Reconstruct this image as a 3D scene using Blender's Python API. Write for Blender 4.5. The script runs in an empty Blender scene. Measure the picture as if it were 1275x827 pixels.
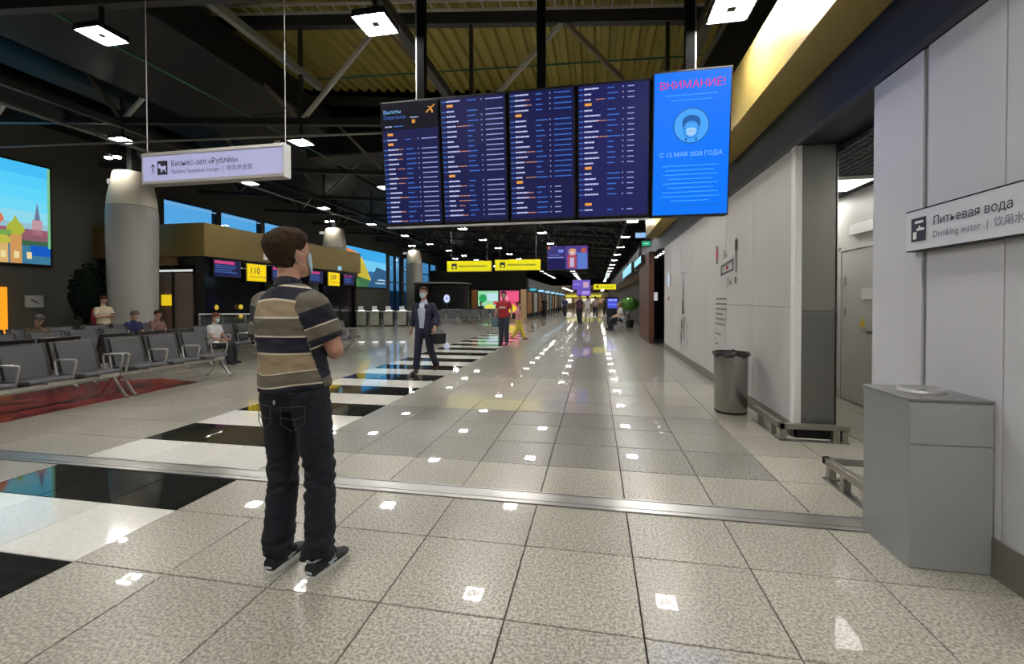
import bpy, math, random
from math import sin, cos, pi, radians as R
from mathutils import Vector, Matrix, noise
random.seed(7)
S = bpy.context.scene
COL = S.collection

# ---------------------------------------------------------------- camera
cam_data = bpy.data.cameras.new('camera')
cam = bpy.data.objects.new('camera', cam_data); COL.objects.link(cam)
W_, H_, FPX, CX, CY = 1275.0, 827.0, 549.5, 637.5, 381.75
cam_data.sensor_fit = 'HORIZONTAL'; cam_data.sensor_width = 36.0
cam_data.lens = FPX / W_ * 36.0
cam_data.shift_y = (CY - H_ / 2) / W_
cam_data.clip_start = 0.05; cam_data.clip_end = 400
yaw, pitch, roll = .187724253, .0136652, -.0025827
Fv = Vector((-sin(yaw)*cos(pitch), cos(yaw)*cos(pitch), -sin(pitch)))
Rv = Vector((cos(yaw), sin(yaw), 0)); Uv = Rv.cross(Fv)
Rr = Rv*cos(roll) + Uv*sin(roll); Ur = -Rv*sin(roll) + Uv*cos(roll)
M = Matrix((Rr, Ur, -Fv)).transposed().to_4x4()
M.translation = Vector((0, 0, 1.4175))
cam.matrix_world = M
S.camera = cam

# ---------------------------------------------------------------- world (dusk sky outside the windows), exposure
LAMP = 50.0          # emission of the square hall lamps
world = bpy.data.worlds.new('world'); S.world = world; world.use_nodes = True
wn = world.node_tree.nodes; wl = world.node_tree.links
bg = wn['Background']; bg.inputs[1].default_value = 1.0
tcw = wn.new('ShaderNodeTexCoord'); sepw = wn.new('ShaderNodeSeparateXYZ'); rampw = wn.new('ShaderNodeValToRGB')
wl.new(tcw.outputs['Generated'], sepw.inputs[0]); wl.new(sepw.outputs[2], rampw.inputs[0])
rampw.color_ramp.elements[0].color = (.05, .16, .30, 1); rampw.color_ramp.elements[1].color = (.02, .12, .42, 1)
e = rampw.color_ramp.elements.new(.12); e.color = (.11, .45, .85, 1)
wl.new(rampw.outputs[0], bg.inputs[0])
S.view_settings.view_transform = 'Standard'; S.view_settings.look = 'None'
S.view_settings.gamma = 1.0; S.view_settings.use_curve_mapping = False
S.view_settings.exposure = 0.0
try:
    S.cycles.use_denoising = True; S.cycles.max_bounces = 7; S.cycles.diffuse_bounces = 4
    S.cycles.glossy_bounces = 4; S.cycles.sample_clamp_indirect = 6.0; S.cycles.caustics_reflective = False
except Exception: pass

# ---------------------------------------------------------------- materials
MC = {}
def mat(name, color=(.5,.5,.5), rough=.5, metal=0.0, emit=None, es=1.0, bump=None, var=None, spec=None, trans=None):
    """principled; bump=(scale, strength, dist); var=(scale, amount) noise variation of the base colour"""
    if name in MC: return MC[name]
    m = bpy.data.materials.new(name); m.use_nodes = True; MC[name] = m
    nt = m.node_tree; b = nt.nodes['Principled BSDF']
    b.inputs['Base Color'].default_value = (*color, 1); b.inputs['Roughness'].default_value = rough
    b.inputs['Metallic'].default_value = metal
    if spec is not None: b.inputs['Specular IOR Level'].default_value = spec
    if emit is not None:
        b.inputs['Emission Color'].default_value = (*emit, 1); b.inputs['Emission Strength'].default_value = es
    if trans is not None: b.inputs['Transmission Weight'].default_value = trans
    if bump or var:
        tc = nt.nodes.new('ShaderNodeTexCoord')
    if var:
        n = nt.nodes.new('ShaderNodeTexNoise'); n.inputs['Scale'].default_value = var[0]; n.inputs['Detail'].default_value = 4
        nt.links.new(tc.outputs['Object'], n.inputs['Vector'])
        mx = nt.nodes.new('ShaderNodeMix'); mx.data_type = 'RGBA'
        nt.links.new(n.outputs['Fac'], mx.inputs[0])
        a = var[1]
        mx.inputs[6].default_value = tuple(max(0, c*(1-a)) for c in color)+(1,)
        mx.inputs[7].default_value = tuple(min(1, c*(1+a)) for c in color)+(1,)
        nt.links.new(mx.outputs[2], b.inputs['Base Color'])
    if bump:
        n2 = nt.nodes.new('ShaderNodeTexNoise'); n2.inputs['Scale'].default_value = bump[0]; n2.inputs['Detail'].default_value = 3
        nt.links.new(tc.outputs['Object'], n2.inputs['Vector'])
        bp = nt.nodes.new('ShaderNodeBump'); bp.inputs['Strength'].default_value = bump[1]; bp.inputs['Distance'].default_value = bump[2]
        nt.links.new(n2.outputs['Fac'], bp.inputs['Height']); nt.links.new(bp.outputs[0], b.inputs['Normal'])
    return m
def glow(c, es=1.0):
    """material of a lit screen or lamp face; c is display rgb 0-255"""
    key = 'lit_%d_%d_%d_%g' % (*c, es)
    lin = tuple((v/255/12.92 if v/255 <= .04045 else ((v/255+.055)/1.055)**2.4) for v in c)
    return mat(key, (0.01, .01, .01), .35, emit=lin, es=es, spec=.12)
def srgb(*c):
    return tuple((v/255/12.92 if v/255 <= .04045 else ((v/255+.055)/1.055)**2.4) for v in c)

def stone(name, c1, c2, c3, scale, rough, gridoff=None, base=.30, bmp=.012):
    m = bpy.data.materials.new(name); m.use_nodes = True; MC[name] = m
    nt = m.node_tree; N = nt.nodes; L = nt.links; b = N['Principled BSDF']
    geo = N.new('ShaderNodeNewGeometry'); oi = N.new('ShaderNodeObjectInfo')
    mp = N.new('ShaderNodeMapping'); L.new(geo.outputs['Position'], mp.inputs[0])
    n1 = N.new('ShaderNodeTexNoise'); n1.inputs['Scale'].default_value = scale; n1.inputs['Detail'].default_value = 3; n1.inputs['Roughness'].default_value = .7
    L.new(mp.outputs[0], n1.inputs['Vector'])
    rp = N.new('ShaderNodeValToRGB'); r = rp.color_ramp
    r.elements[0].position = .40; r.elements[0].color = (*c1, 1); r.elements[1].position = .62; r.elements[1].color = (*c3, 1)
    e = r.elements.new(.5); e.color = (*c2, 1)
    L.new(n1.outputs['Fac'], rp.inputs[0])
    n2 = N.new('ShaderNodeTexNoise'); n2.inputs['Scale'].default_value = 1.7; n2.inputs['Detail'].default_value = 2
    L.new(mp.outputs[0], n2.inputs['Vector'])
    # tone per tile and broad clouding
    ad = N.new('ShaderNodeMath'); ad.operation = 'MULTIPLY_ADD'; ad.inputs[1].default_value = .16; ad.inputs[2].default_value = .86
    L.new(oi.outputs['Random'], ad.inputs[0])
    ad2 = N.new('ShaderNodeMath'); ad2.operation = 'MULTIPLY_ADD'; ad2.inputs[1].default_value = .18
    L.new(n2.outputs['Fac'], ad2.inputs[0]); L.new(ad.outputs[0], ad2.inputs[2])
    mul = N.new('ShaderNodeVectorMath'); mul.operation = 'SCALE'
    L.new(rp.outputs[0], mul.inputs[0]); L.new(ad2.outputs[0], mul.inputs['Scale'])
    out = mul.outputs[0]
    if gridoff:
        sp = N.new('ShaderNodeSeparateXYZ'); L.new(geo.outputs['Position'], sp.inputs[0]); ms = []
        for ax, off in ((0, gridoff[0]), (1, gridoff[1])):
            s_ = N.new('ShaderNodeMath'); s_.operation = 'SUBTRACT'; s_.inputs[1].default_value = off - 60.0; L.new(sp.outputs[ax], s_.inputs[0])
            md = N.new('ShaderNodeMath'); md.operation = 'PINGPONG'; md.inputs[1].default_value = .3; L.new(s_.outputs[0], md.inputs[0])
            lt = N.new('ShaderNodeMath'); lt.operation = 'LESS_THAN'; lt.inputs[1].default_value = .004; L.new(md.outputs[0], lt.inputs[0]); ms.append(lt)
        mm = N.new('ShaderNodeMath'); mm.operation = 'MAXIMUM'; L.new(ms[0].outputs[0], mm.inputs[0]); L.new(ms[1].outputs[0], mm.inputs[1])
        mx = N.new('ShaderNodeMix'); mx.data_type = 'RGBA'; L.new(mm.outputs[0], mx.inputs[0]); L.new(out, mx.inputs[6])
        mx.inputs[7].default_value = (c1[0]*.5, c1[1]*.5, c1[2]*.5, 1); out = mx.outputs[2]
    L.new(out, b.inputs['Base Color'])
    b.inputs['Roughness'].default_value = base; b.inputs['Coat Weight'].default_value = .75 if base > .2 else 0.0; b.inputs['Coat Roughness'].default_value = rough
    n3 = N.new('ShaderNodeTexNoise'); n3.inputs['Scale'].default_value = 9; L.new(mp.outputs[0], n3.inputs['Vector'])
    bp = N.new('ShaderNodeBump'); bp.inputs['Strength'].default_value = bmp; bp.inputs['Distance'].default_value = .002
    L.new(n3.outputs['Fac'], bp.inputs['Height']); L.new(bp.outputs[0], b.inputs['Normal'])
    return m

# ---------------------------------------------------------------- mesh helpers
class MB:
    def __init__(s): s.v = []; s.f = []; s.mi = []; s.cur = 0
    def add(s, vs, fs):
        o = len(s.v); s.v += [tuple(v) for v in vs]; s.f += [tuple(i+o for i in f) for f in fs]; s.mi += [s.cur]*len(fs); return s
    def box(s, x0, y0, z0, x1, y1, z1):
        x0, x1 = sorted((x0, x1)); y0, y1 = sorted((y0, y1)); z0, z1 = sorted((z0, z1))
        return s.add([(x0,y0,z0),(x1,y0,z0),(x1,y1,z0),(x0,y1,z0),(x0,y0,z1),(x1,y0,z1),(x1,y1,z1),(x0,y1,z1)],
                     [(0,3,2,1),(4,5,6,7),(0,1,5,4),(1,2,6,5),(2,3,7,6),(3,0,4,7)])
    def bar(s, p, q, w, h, up=(0,0,1)):
        p = Vector(p); q = Vector(q); t = (q-p).normalized(); u = Vector(up)
        if abs(t.dot(u)) > .98: u = Vector((1,0,0))
        a = t.cross(u).normalized(); b = a.cross(t).normalized()
        vs = []
        for c in (p, q):
            for i, j in ((-1,-1),(1,-1),(1,1),(-1,1)): vs.append(c + a*(i*w/2) + b*(j*h/2))
        return s.add(vs, [(0,1,2,3),(7,6,5,4),(0,4,5,1),(1,5,6,2),(2,6,7,3),(3,7,4,0)])
    def rings(s, rs, cap=True):
        n = len(rs[0]); vs = [v for r in rs for v in r]; fs = []
        for k in range(len(rs)-1):
            for i in range(n):
                j = (i+1) % n
                fs.append((k*n+i, k*n+j, (k+1)*n+j, (k+1)*n+i))
        if cap:
            fs.append(tuple(range(n))[::-1]); fs.append(tuple((len(rs)-1)*n+i for i in range(n)))
        return s.add(vs, fs)
    def loft(s, pts, rad, n=12, ref=(1,0,0), cap=True, sup=2.0):
        """pts path, rad [(ra,rb)] half widths along ref-ish axis and across"""
        P = [Vector(p) for p in pts]; rs = []
        for k, c in enumerate(P):
            t = (P[min(k+1, len(P)-1)] - P[max(k-1, 0)])
            t = t.normalized() if t.length > 1e-9 else Vector((0,0,1))
            a = Vector(ref); a = a - t*a.dot(t)
            if a.length < 1e-3: a = Vector((0,1,0)) - t*t.y
            a.normalize(); b = t.cross(a)
            r = rad[k] if k < len(rad) else rad[-1]
            ra, rb = (r if isinstance(r, (tuple, list)) else (r, r))
            ring = []
            for i in range(n):
                th = 2*pi*i/n; cx, sy = cos(th), sin(th)
                if sup != 2.0:
                    cx = math.copysign(abs(cx)**(2/sup), cx); sy = math.copysign(abs(sy)**(2/sup), sy)
                ring.append(c + a*(ra*cx) + b*(rb*sy))
            rs.append(ring)
        return s.rings(rs, cap)
    def tube(s, pts, r, n=8, cap=True): return s.loft(pts, [(r, r)]*len(pts), n, (0.31,0.77,0.55), cap)
    def cyl(s, p, q, r, r2=None, n=16):
        return s.loft([p, q], [(r, r), (r2 if r2 is not None else r,)*2], n, (1,0,0) if abs((Vector(q)-Vector(p)).normalized().x) < .9 else (0,1,0))
    def lathe(s, prof, n=24, c=(0,0,0)):
        rs = [[(c[0]+r*cos(2*pi*i/n), c[1]+r*sin(2*pi*i/n), c[2]+z) for i in range(n)] for r, z in prof]
        return s.rings(rs, True)
    def ell(s, c, r, n=14, m=9, rot=None):
        rs = []
        for k in range(m+1):
            ph = -pi/2 + pi*k/m; ph = max(-pi/2+.08, min(pi/2-.08, ph))
            ring = []
            for i in range(n):
                v = Vector((r[0]*cos(ph)*cos(2*pi*i/n), r[1]*cos(ph)*sin(2*pi*i/n), r[2]*sin(ph)))
                if rot is not None: v = rot @ v
                ring.append(Vector(c)+v)
            rs.append(ring)
        return s.rings(rs, True)
    def prism(s, poly, O, U, V, th):
        """poly 2D in (U,V) at O, extruded by vector th"""
        O = Vector(O); U = Vector(U); V = Vector(V); th = Vector(th)
        a = [O+U*x+V*y for x, y in poly]; b = [p+th for p in a]; n = len(poly)
        return s.add(a+b, [tuple(range(n))[::-1], tuple(range(n, 2*n))] + [(i, (i+1)%n, n+(i+1)%n, n+i) for i in range(n)])
    def mesh(s, name, mats, smooth=False):
        me = bpy.data.meshes.new(name); me.from_pydata(s.v, [], s.f); me.update()
        for m in (mats if isinstance(mats, (list, tuple)) else [mats]): me.materials.append(m)
        if isinstance(mats, (list, tuple)) and len(mats) > 1: me.polygons.foreach_set('material_index', s.mi)
        if smooth: me.polygons.foreach_set('use_smooth', [True]*len(me.polygons))
        return me
    def build(s, name, mats, parent=None, smooth=False, bevel=0, loc=None, label=None):
        me = s.mesh(name, mats, smooth); o = bpy.data.objects.new(name, me); COL.objects.link(o)
        if parent is not None: o.parent = parent
        if loc is not None: o.location = loc
        if bevel:
            b = o.modifiers.new('bevel', 'BEVEL'); b.width = bevel; b.segments = 2; b.limit_method = 'ANGLE'
        if smooth:
            try:
                me.set_sharp_from_angle(angle=R(40))
            except Exception: pass
        if label: o['label'] = label
        return o
def thing(name, label, cat, loc=(0,0,0), rz=0, group=None):
    o = bpy.data.objects.new(name, None); COL.objects.link(o); o.location = loc; o.rotation_euler = (0,0,rz)
    o.empty_display_size = .1
    o['label'] = label; o['category'] = cat
    if group: o['group'] = group
    return o
def tag(o, label, cat, group=None):
    o['label'] = label; o['category'] = cat
    if group: o['group'] = group
    return o
def struct(o): o['kind'] = 'structure'; return o
def dup(root, loc, rz=None, label=None, group=None):
    kids = {}
    for o in list(COL.objects):
        if o.parent is not None: kids.setdefault(o.parent.name, []).append(o)
    def rec(o, par):
        c = o.copy(); COL.objects.link(c)
        if par is not None: c.parent = par
        for k in kids.get(o.name, []): rec(k, c)
        return c
    r = rec(root, None); r.location = loc
    if rz is not None: r.rotation_euler = (0,0,rz)
    if label: r['label'] = label
    if group: r['group'] = group
    return r
TEXTCACHE = {}
def text(name, body, O, U, V, height, m, parent=None, depth=.002, align='LEFT', bold=0.0, label=None):
    """flat lettering: O lower-left of the line, U reading direction, V up; becomes a mesh"""
    cu = bpy.data.curves.new('t', 'FONT'); cu.body = body; cu.size = 1.0; cu.align_x = align
    cu.extrude = 0.0; cu.offset = bold; cu.resolution_u = 3
    ob = bpy.data.objects.new('t', cu); COL.objects.link(ob)
    me = bpy.data.meshes.new_from_object(ob.evaluated_get(bpy.context.evaluated_depsgraph_get()))
    bpy.data.objects.remove(ob); bpy.data.curves.remove(cu)
    U = Vector(U).normalized(); V = Vector(V).normalized(); Nn = U.cross(V); s = height/.7
    pts = [(Vector(O) + U*(v.co.x*s) + V*(v.co.y*s) + Nn*depth) for v in me.vertices]
    for v, p in zip(me.vertices, pts): v.co = p
    me.materials.clear(); me.materials.append(m); me.name = name
    o = bpy.data.objects.new(name, me); COL.objects.link(o)
    if parent is not None: o.parent = parent
    if label: o['label'] = label
    return o
def picture(name, shapes, O, U, V, parent, layer=.0015):
    """print / screen image: list of (colour-material, polygon in u,v metres); each layer slightly proud"""
    mb = MB(); mats = []; O = Vector(O); U = Vector(U); V = Vector(V); Nn = U.cross(V).normalized()
    for k, (m, poly) in enumerate(shapes):
        if m not in mats: mats.append(m)
        mb.cur = mats.index(m)
        mb.add([O+U*x+V*y+Nn*(layer*(k//6+1)) for x, y in poly], [tuple(range(len(poly)))])
    return mb.build(name, mats if len(mats) > 1 else mats[0], parent)
def rect(x0, y0, x1, y1): return [(x0,y0),(x1,y0),(x1,y1),(x0,y1)]
def circ(cx, cy, r, n=24, ry=None, a0=0, a1=360):
    ry = r if ry is None else ry
    return [(cx+r*cos(R(a0+(a1-a0)*i/n)), cy+ry*sin(R(a0+(a1-a0)*i/n))) for i in range(n if a1-a0 == 360 else n+1)]
def evalmesh(o):
    me = bpy.data.meshes.new_from_object(o.evaluated_get(bpy.context.evaluated_depsgraph_get()))
    return me
def remesh(mb, voxel, smooth_it=3, factor=.5):
    me = mb.mesh('tmp', mat('tmp')); o = bpy.data.objects.new('tmp', me); COL.objects.link(o)
    r = o.modifiers.new('r', 'REMESH'); r.mode = 'VOXEL'; r.voxel_size = voxel
    if smooth_it:
        s = o.modifiers.new('s', 'SMOOTH'); s.iterations = smooth_it; s.factor = factor
    out = evalmesh(o); bpy.data.objects.remove(o); bpy.data.meshes.remove(me)
    out.polygons.foreach_set('use_smooth', [True]*len(out.polygons))
    return out
def link(name, me, m, parent):
    me.materials.clear(); me.materials.append(m); me.name = name
    o = bpy.data.objects.new(name, me); COL.objects.link(o); o.parent = parent
    return o
# ================================================================ MATERIALS USED
GR = stone('granite', (.21,.197,.16), (.37,.345,.285), (.53,.50,.425), 70, .02)
GRF = stone('granite_far', (.18,.168,.14), (.26,.247,.21), (.35,.333,.285), 60, .018, gridoff=(-1.0, 3.755), bmp=.004)
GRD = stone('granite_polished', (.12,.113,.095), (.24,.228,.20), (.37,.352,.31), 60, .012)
WST = stone('white_stone', (.68,.67,.62), (.72,.71,.66), (.76,.75,.70), 30, .03, base=.07)
BST = stone('black_stone', (.012,.013,.012), (.016,.017,.016), (.028,.029,.027), 60, .02, base=.05)
GROUT = mat('grout', (.07,.065,.058), .8)
STEEL = mat('brushed_steel', (.55,.54,.52), .32, 1.0, bump=(90, .05, .001))
STEELD = mat('dark_steel', (.30,.30,.29), .38, .9)
CHROME = mat('chrome', (.72,.72,.72), .15, 1.0)
PANELW = mat('wall_panel_white', (.55,.55,.575), .38, var=(.8,.04))
PANELF = mat('wall_panel_grey_white', (.54,.53,.525), .42, var=(.7,.05))
PANELE = mat('end_cladding_grey', (.23,.225,.21), .38, .35)
CHAN = mat('channel_grey', (.27,.28,.29), .45, .3)
BASEB = mat('baseboard_metal', (.21,.20,.175), .4, .4)
NAVY = mat('navy_paint', (.010,.015,.030), .55)
GOLD = mat('gold_paint', (.52,.39,.115), .42, .15)
GOLDD = mat('portal_gold', (.175,.125,.034), .42, .25)
BLACK = mat('black_paint', (.006,.006,.006), .6)
BLACKG = mat('black_gloss', (.006,.006,.008), .12)
DARKW = mat('dark_wall', (.095,.092,.076), .7, var=(.5,.1))
OLIVE = mat('olive_deck', (.42,.36,.095), .6)
MATTE = mat('matte_black', (.006,.006,.006), 1.0, spec=.05)
GREYP = mat('truss_grey', (.82,.81,.80), .35)
GREYD = mat('truss_dark', (.035,.035,.037), .5)
PIPE = mat('pipe_grey', (.30,.32,.30), .45)
PIPEG = mat('pipe_green', (.04,.16,.10), .45)
DUCT = mat('duct_dark', (.009,.009,.012), .5)
INNER = mat('passage_wall', (.46,.455,.42), .5)
WHITE = mat('white_paint', (.75,.75,.74), .45)
LAMPM = mat('lamp_face', (.8,.8,.8), .5, emit=(1.0,.97,.92), es=LAMP*8.0)
LAMPI = mat('lamp_inner', (.8,.8,.8), .5, emit=(1.0,.97,.92), es=5.0)
GLASSB = mat('dark_glass', (.01,.012,.014), .06)
BROWN = mat('brown_cladding', (.085,.03,.014), .45, var=(3,.25))
LINEM = mat('print_grey', (.16,.15,.15), .6)
LINER = mat('print_red', (.45,.03,.05), .6)

# ================================================================ FLOOR
YN = 3.755 + .6*7; XL = -1.0 - .6*13
fb = MB()
def q(x0, y0, x1, y1, z=0.0): fb.add([(x0,y0,z),(x1,y0,z),(x1,y1,z),(x0,y1,z)], [(0,1,2,3)])
q(-24, -8, XL, 95); q(XL, -8, 6, .7); q(XL, YN, -4.6, 95); q(-2.8, YN, 6, 95)
q(-4.6, 27.155, -2.8, 95); q(3.8, .7, 6, YN)
fb.cur = 1; q(XL, .7, 3.8, YN, -.014); q(-4.6, YN, -2.8, 27.155, -.014)
fb.cur = 2; fb.box(-24, -8, -.3, 6, 95, -.25)
floor = struct(fb.build('floor', [GRF, GROUT, GROUT]))
TM = {}
def tile(x0, y0, w, d, m, name='tile'):
    key = (round(w,3), round(d,3), m.name)
    if key not in TM:
        g = .0036; c = .0018; t = MB()
        t.rings([[(g,g,-.013),(w-g,g,-.013),(w-g,d-g,-.013),(g,d-g,-.013)],[(g,g,-c),(w-g,g,-c),(w-g,d-g,-c),(g,d-g,-c)],
                 [(g+c,g+c,0),(w-g-c,g+c,0),(w-g-c,d-g-c,0),(g+c,d-g-c,0)]])
        TM[key] = t.mesh(name, m)
    o = bpy.data.objects.new(name, TM[key]); COL.objects.link(o); o.parent = floor; o.location = (x0, y0, 0)
    return o
rows = [(.7,1.3),(1.3,1.9),(1.9,2.5),(2.5,3.02),(3.22,3.755)] + [(3.755+.6*k, 3.755+.6*(k+1)) for k in range(7)]
for ri, (y0, y1) in enumerate(rows):
    for k in range(-13, 8):
        x0 = -1.0 + .6*k
        if k in (-6,-5,-4):
            dark = ri % 2 == 1 if ri <= 3 else ri % 2 == 1
            m = BST if dark else WST
        else:
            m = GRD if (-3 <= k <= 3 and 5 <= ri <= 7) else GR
        if x0+.6 < -1.75*y1-.3 or x0 > .80*y0+.7 and x0 > .8*y1+.5: 
            w = None
            fb2 = None
        if x0 > 1.99 and (y1 < 3.6 or y0 > 8): continue
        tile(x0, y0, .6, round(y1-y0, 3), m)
y = YN; ri = len(rows)
while y < 27.1:
    o = tile(-4.6, y, 1.8, .6, BST if ri % 2 == 1 else WST, 'stripe'); y += .6; ri += 1
# metal cover over the expansion joint
sb = MB(); sb.box(-12, 3.022, -.013, 2.0, 3.218, .003); sb.box(-12, 3.022, .003, 2.0, 3.040, .006); sb.box(-12, 3.075, .003, 2.0, 3.085, .0055)
sb.box(-12, 3.20, .003, 2.0, 3.218, .006)
struct(sb.build('trim_1', STEEL))
# red patterned inlay under the waiting seats
RED = mat('red_inlay', (.3,.02,.02), .22)
nt = RED.node_tree; N = nt.nodes; b = N['Principled BSDF']; g = N.new('ShaderNodeNewGeometry')
mp = N.new('ShaderNodeMapping'); mp.inputs['Rotation'].default_value = (0,0,.5); mp.inputs['Scale'].default_value = (1.4,.35,1); nt.links.new(g.outputs['Position'], mp.inputs[0])
n = N.new('ShaderNodeTexNoise'); n.inputs['Scale'].default_value = 1.6; n.inputs['Detail'].default_value = 3; n.inputs['Distortion'].default_value = 1.2; nt.links.new(mp.outputs[0], n.inputs[0])
rp = N.new('ShaderNodeValToRGB'); r = rp.color_ramp; r.interpolation = 'CONSTANT'
r.elements[0].position = 0; r.elements[0].color = (.045,.012,.010,1); r.elements[1].position = .46; r.elements[1].color = (.30,.030,.026,1)
e = r.elements.new(.56); e.color = (.17,.012,.016,1); e = r.elements.new(.63); e.color = (.36,.07,.05,1)
nt.links.new(n.outputs[0], rp.inputs[0]); nt.links.new(rp.outputs[0], b.inputs['Base Color'])
cb = MB(); cb.prism([(-8.7,.2),(-6.84,.2),(-6.84,6.55),(-7.85,6.75),(-8.7,6.2)], (0,0,-.01), (1,0,0), (0,1,0), (0,0,.014))
tag(cb.build('carpet', RED), 'red and maroon patterned carpet under the front waiting seats', 'carpet')

# ================================================================ RIGHT SIDE
# near wall, its panels and channel
w1 = struct(MB().box(2.03, -8, 0, 2.40, 3.69, 2.97).build('wall_right', PANELW))
def panel(parent, x0, y0, y1, z0, z1, m, name='panel', t=.03, bevel=.003):
    return MB().box(x0, y0+.003, z0+.002, x0+t, y1-.003, z1-.002).build(name, m, parent, bevel=bevel)
ys = [3.69, 3.185, 2.62, 1.5, .3, -1, -3]
for a, b_ in zip(ys[1:], ys[:-1]): panel(w1, 2.0, a+(.0 if a != 3.185 else .0), b_-(.035 if b_ == 3.185 else .0), .0, 2.97, PANELW)
MB().box(2.012, 3.15, 0, 2.03, 3.185, 2.97).build('channel', CHAN, w1)
struct(MB().box(1.985, -8, 0, 2.0, 2.655, .2).build('baseboard_right', BASEB, bevel=.002))
# far wall with its panels
w2 = struct(MB().box(2.03, 4.99, .02, 2.36, 13.72, 2.98).build('wall_right', PANELF))
ys = [5.05, 6.2, 7.42, 8.64, 9.86, 11.1, 12.4, 13.72]
for a, b_ in zip(ys[:-1], ys[1:]):
    panel(w2, 2.0, a, b_, .14, 1.34, PANELF); panel(w2, 2.0, a, b_, 1.34, 2.98, PANELF)
MB().box(1.985, 4.95, .14, 2.055, 5.045, 2.98).build('edge_trim', WHITE, w2, bevel=.008)
MB().box(2.058, 4.965, .1, 2.38, 4.99, 1.30).build('end_panel', mat('end_cladding_lower', (.17,.168,.155), .35, .4), w2, bevel=.003)
MB().box(2.058, 4.965, 1.305, 2.38, 4.99, 2.98).build('end_panel', PANELE, w2, bevel=.003)
MB().box(2.36, 4.965, .1, 2.385, 5.3, 2.98).build('end_panel', STEEL, w2, bevel=.003)
MB().box(2.385, 5.05, .78, 2.41, 5.08, 1.02).build('push_bar', STEEL, w2, bevel=.004)
struct(MB().box(1.985, 5.05, 0, 2.03, 13.72, .135).build('baseboard_right', BASEB, bevel=.003))
struct(MB().box(2.03, 4.975, 0, 2.38, 5.05, .10).build('trim_2', BLACK))
# printed drawing and text on the far wall (reads along -Y, right to left from the corridor)
U = (0,-1,0); V = (0,0,1)
art = thing('wall_print', 'grey and red printed lettering and city skyline on the white wall', 'wall print', (1.995, 7.4, 0))
def wp(name, shapes, y, z): 
    return picture(name, shapes, (-.0015+.0, y-7.4, z), U, V, art)
TXI = 1.995-1.995
text('print_word', 'Вы', (TXI,7.55-7.4,2.07), U, V, .13, LINEM, art, .004)
picture('print_frame', [(LINEM, [(0,0),(.66,.05),(.66,.09),(0,.04)]), (LINEM, [(0,.13),(.66,.20),(.66,.24),(0,.17)]), (LINEM, rect(0,.02,.06,.16)), (LINEM, rect(.60,.07,.66,.22)), (LINER, rect(.3,.09,.42,.15))], (-.0015,7.68-7.4,1.80), U, V, art)
text('print_word', 'бы', (TXI,7.34-7.4,1.63), U, V, .15, LINEM, art, .004)
wp('print_bar', [(LINEM, rect(0,0,.12,.08)), (LINER, rect(0,.08,.12,.24)), (LINEM, rect(0,.24,.12,.30))], 7.97, 2.02)
wp('print_bar', [(LINEM, rect(0,0,.06,.50)), (LINEM, rect(-.03,.32,.09,.47))], 6.92, 1.82)
wp('print_bar', [(LINEM, rect(0,0,.07,.09))], 6.94, 1.66)
sh = []
random.seed(3)
for k in range(10):
    z = 1.24 - k*.082
    if k in (6, 8): sh.append((LINEM, rect(0, z, .06, z+.022))); continue
    x = 0; 
    L_ = [.62,.62,.62,.42,.58,.55,0,.34,0,.2][k]
    while x < L_:
        wd = random.uniform(.03,.09); sh.append((LINEM, rect(x, z, min(x+wd, L_), z+.03))); x += wd+.014
wp('print_text', sh, 7.95, .18)
LG = mat('print_light', (.28,.27,.27), .6)
wp('print_tower', [(LINEM, [(0,0),(.34,0),(.28,.12),(.22,.4),(.19,.75),(.17,.80),(.15,.75),(.12,.4),(.06,.12)]), (LINEM, rect(.05,0,.1,.3)), (LINEM, rect(.2,0,.24,.28)),
   (LINEM, rect(.08,.22,.26,.3)), (LG, rect(-.1,.93,.45,.945))], 11.0, 1.10)
sk = []
for k in range(14):
    x = random.uniform(0,.8); h0 = random.uniform(.02,.45); sk.append((LG if k%2 else LINEM, rect(x, h0, x+random.uniform(.03,.1), h0+random.uniform(.05,.22))))
sk += [(LG, circ(.3,.55,.09,12)), (LG, circ(.6,.62,.07,12))]
wp('print_skyline', sk, 11.2, .35)
ft = thing('fire_call_box', 'small dark red call box on the far end of the white wall', 'call box', (1.975,12.86,1.45))
MB().box(0,-.07,-.05,.024,.07,.07).build('case', mat('box_white', (.6,.6,.6), .4), ft, bevel=.004)
MB().box(-.012,-.04,-.025,0,.04,.045).build('button_plate', LINER, ft, bevel=.003)
wl_ = thing('wall_light_sign', 'pale blue lit plate high on the far end of the white wall', 'sign', (1.96,12.7,1.78))
MB().box(0,-.13,0,.038,.13,.38).build('case', WHITE, wl_, bevel=.01)
MB().box(-.006,-.11,.02,0,.11,.36).build('face', glow((185,215,250), 1.0), wl_)

# navy bulkhead and golden beam
struct(MB().box(2.005, -8, 2.985, 2.40, 32, 3.47).build('trim_3', NAVY))
struct(MB().box(1.995, -8, 2.975, 2.03, 13.7, 3.03).build('trim_4', GREYD))
struct(MB().box(1.62, -8, 3.47, 2.40, 15.2, 4.13).build('trim_5', GOLD, bevel=.004))
struct(MB().box(2.40, -8, 2.97, 2.6, 95, 9.5).box(2.40, 8.5, 0, 2.6, 95, 2.97).build('wall_right', BLACK))
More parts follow.
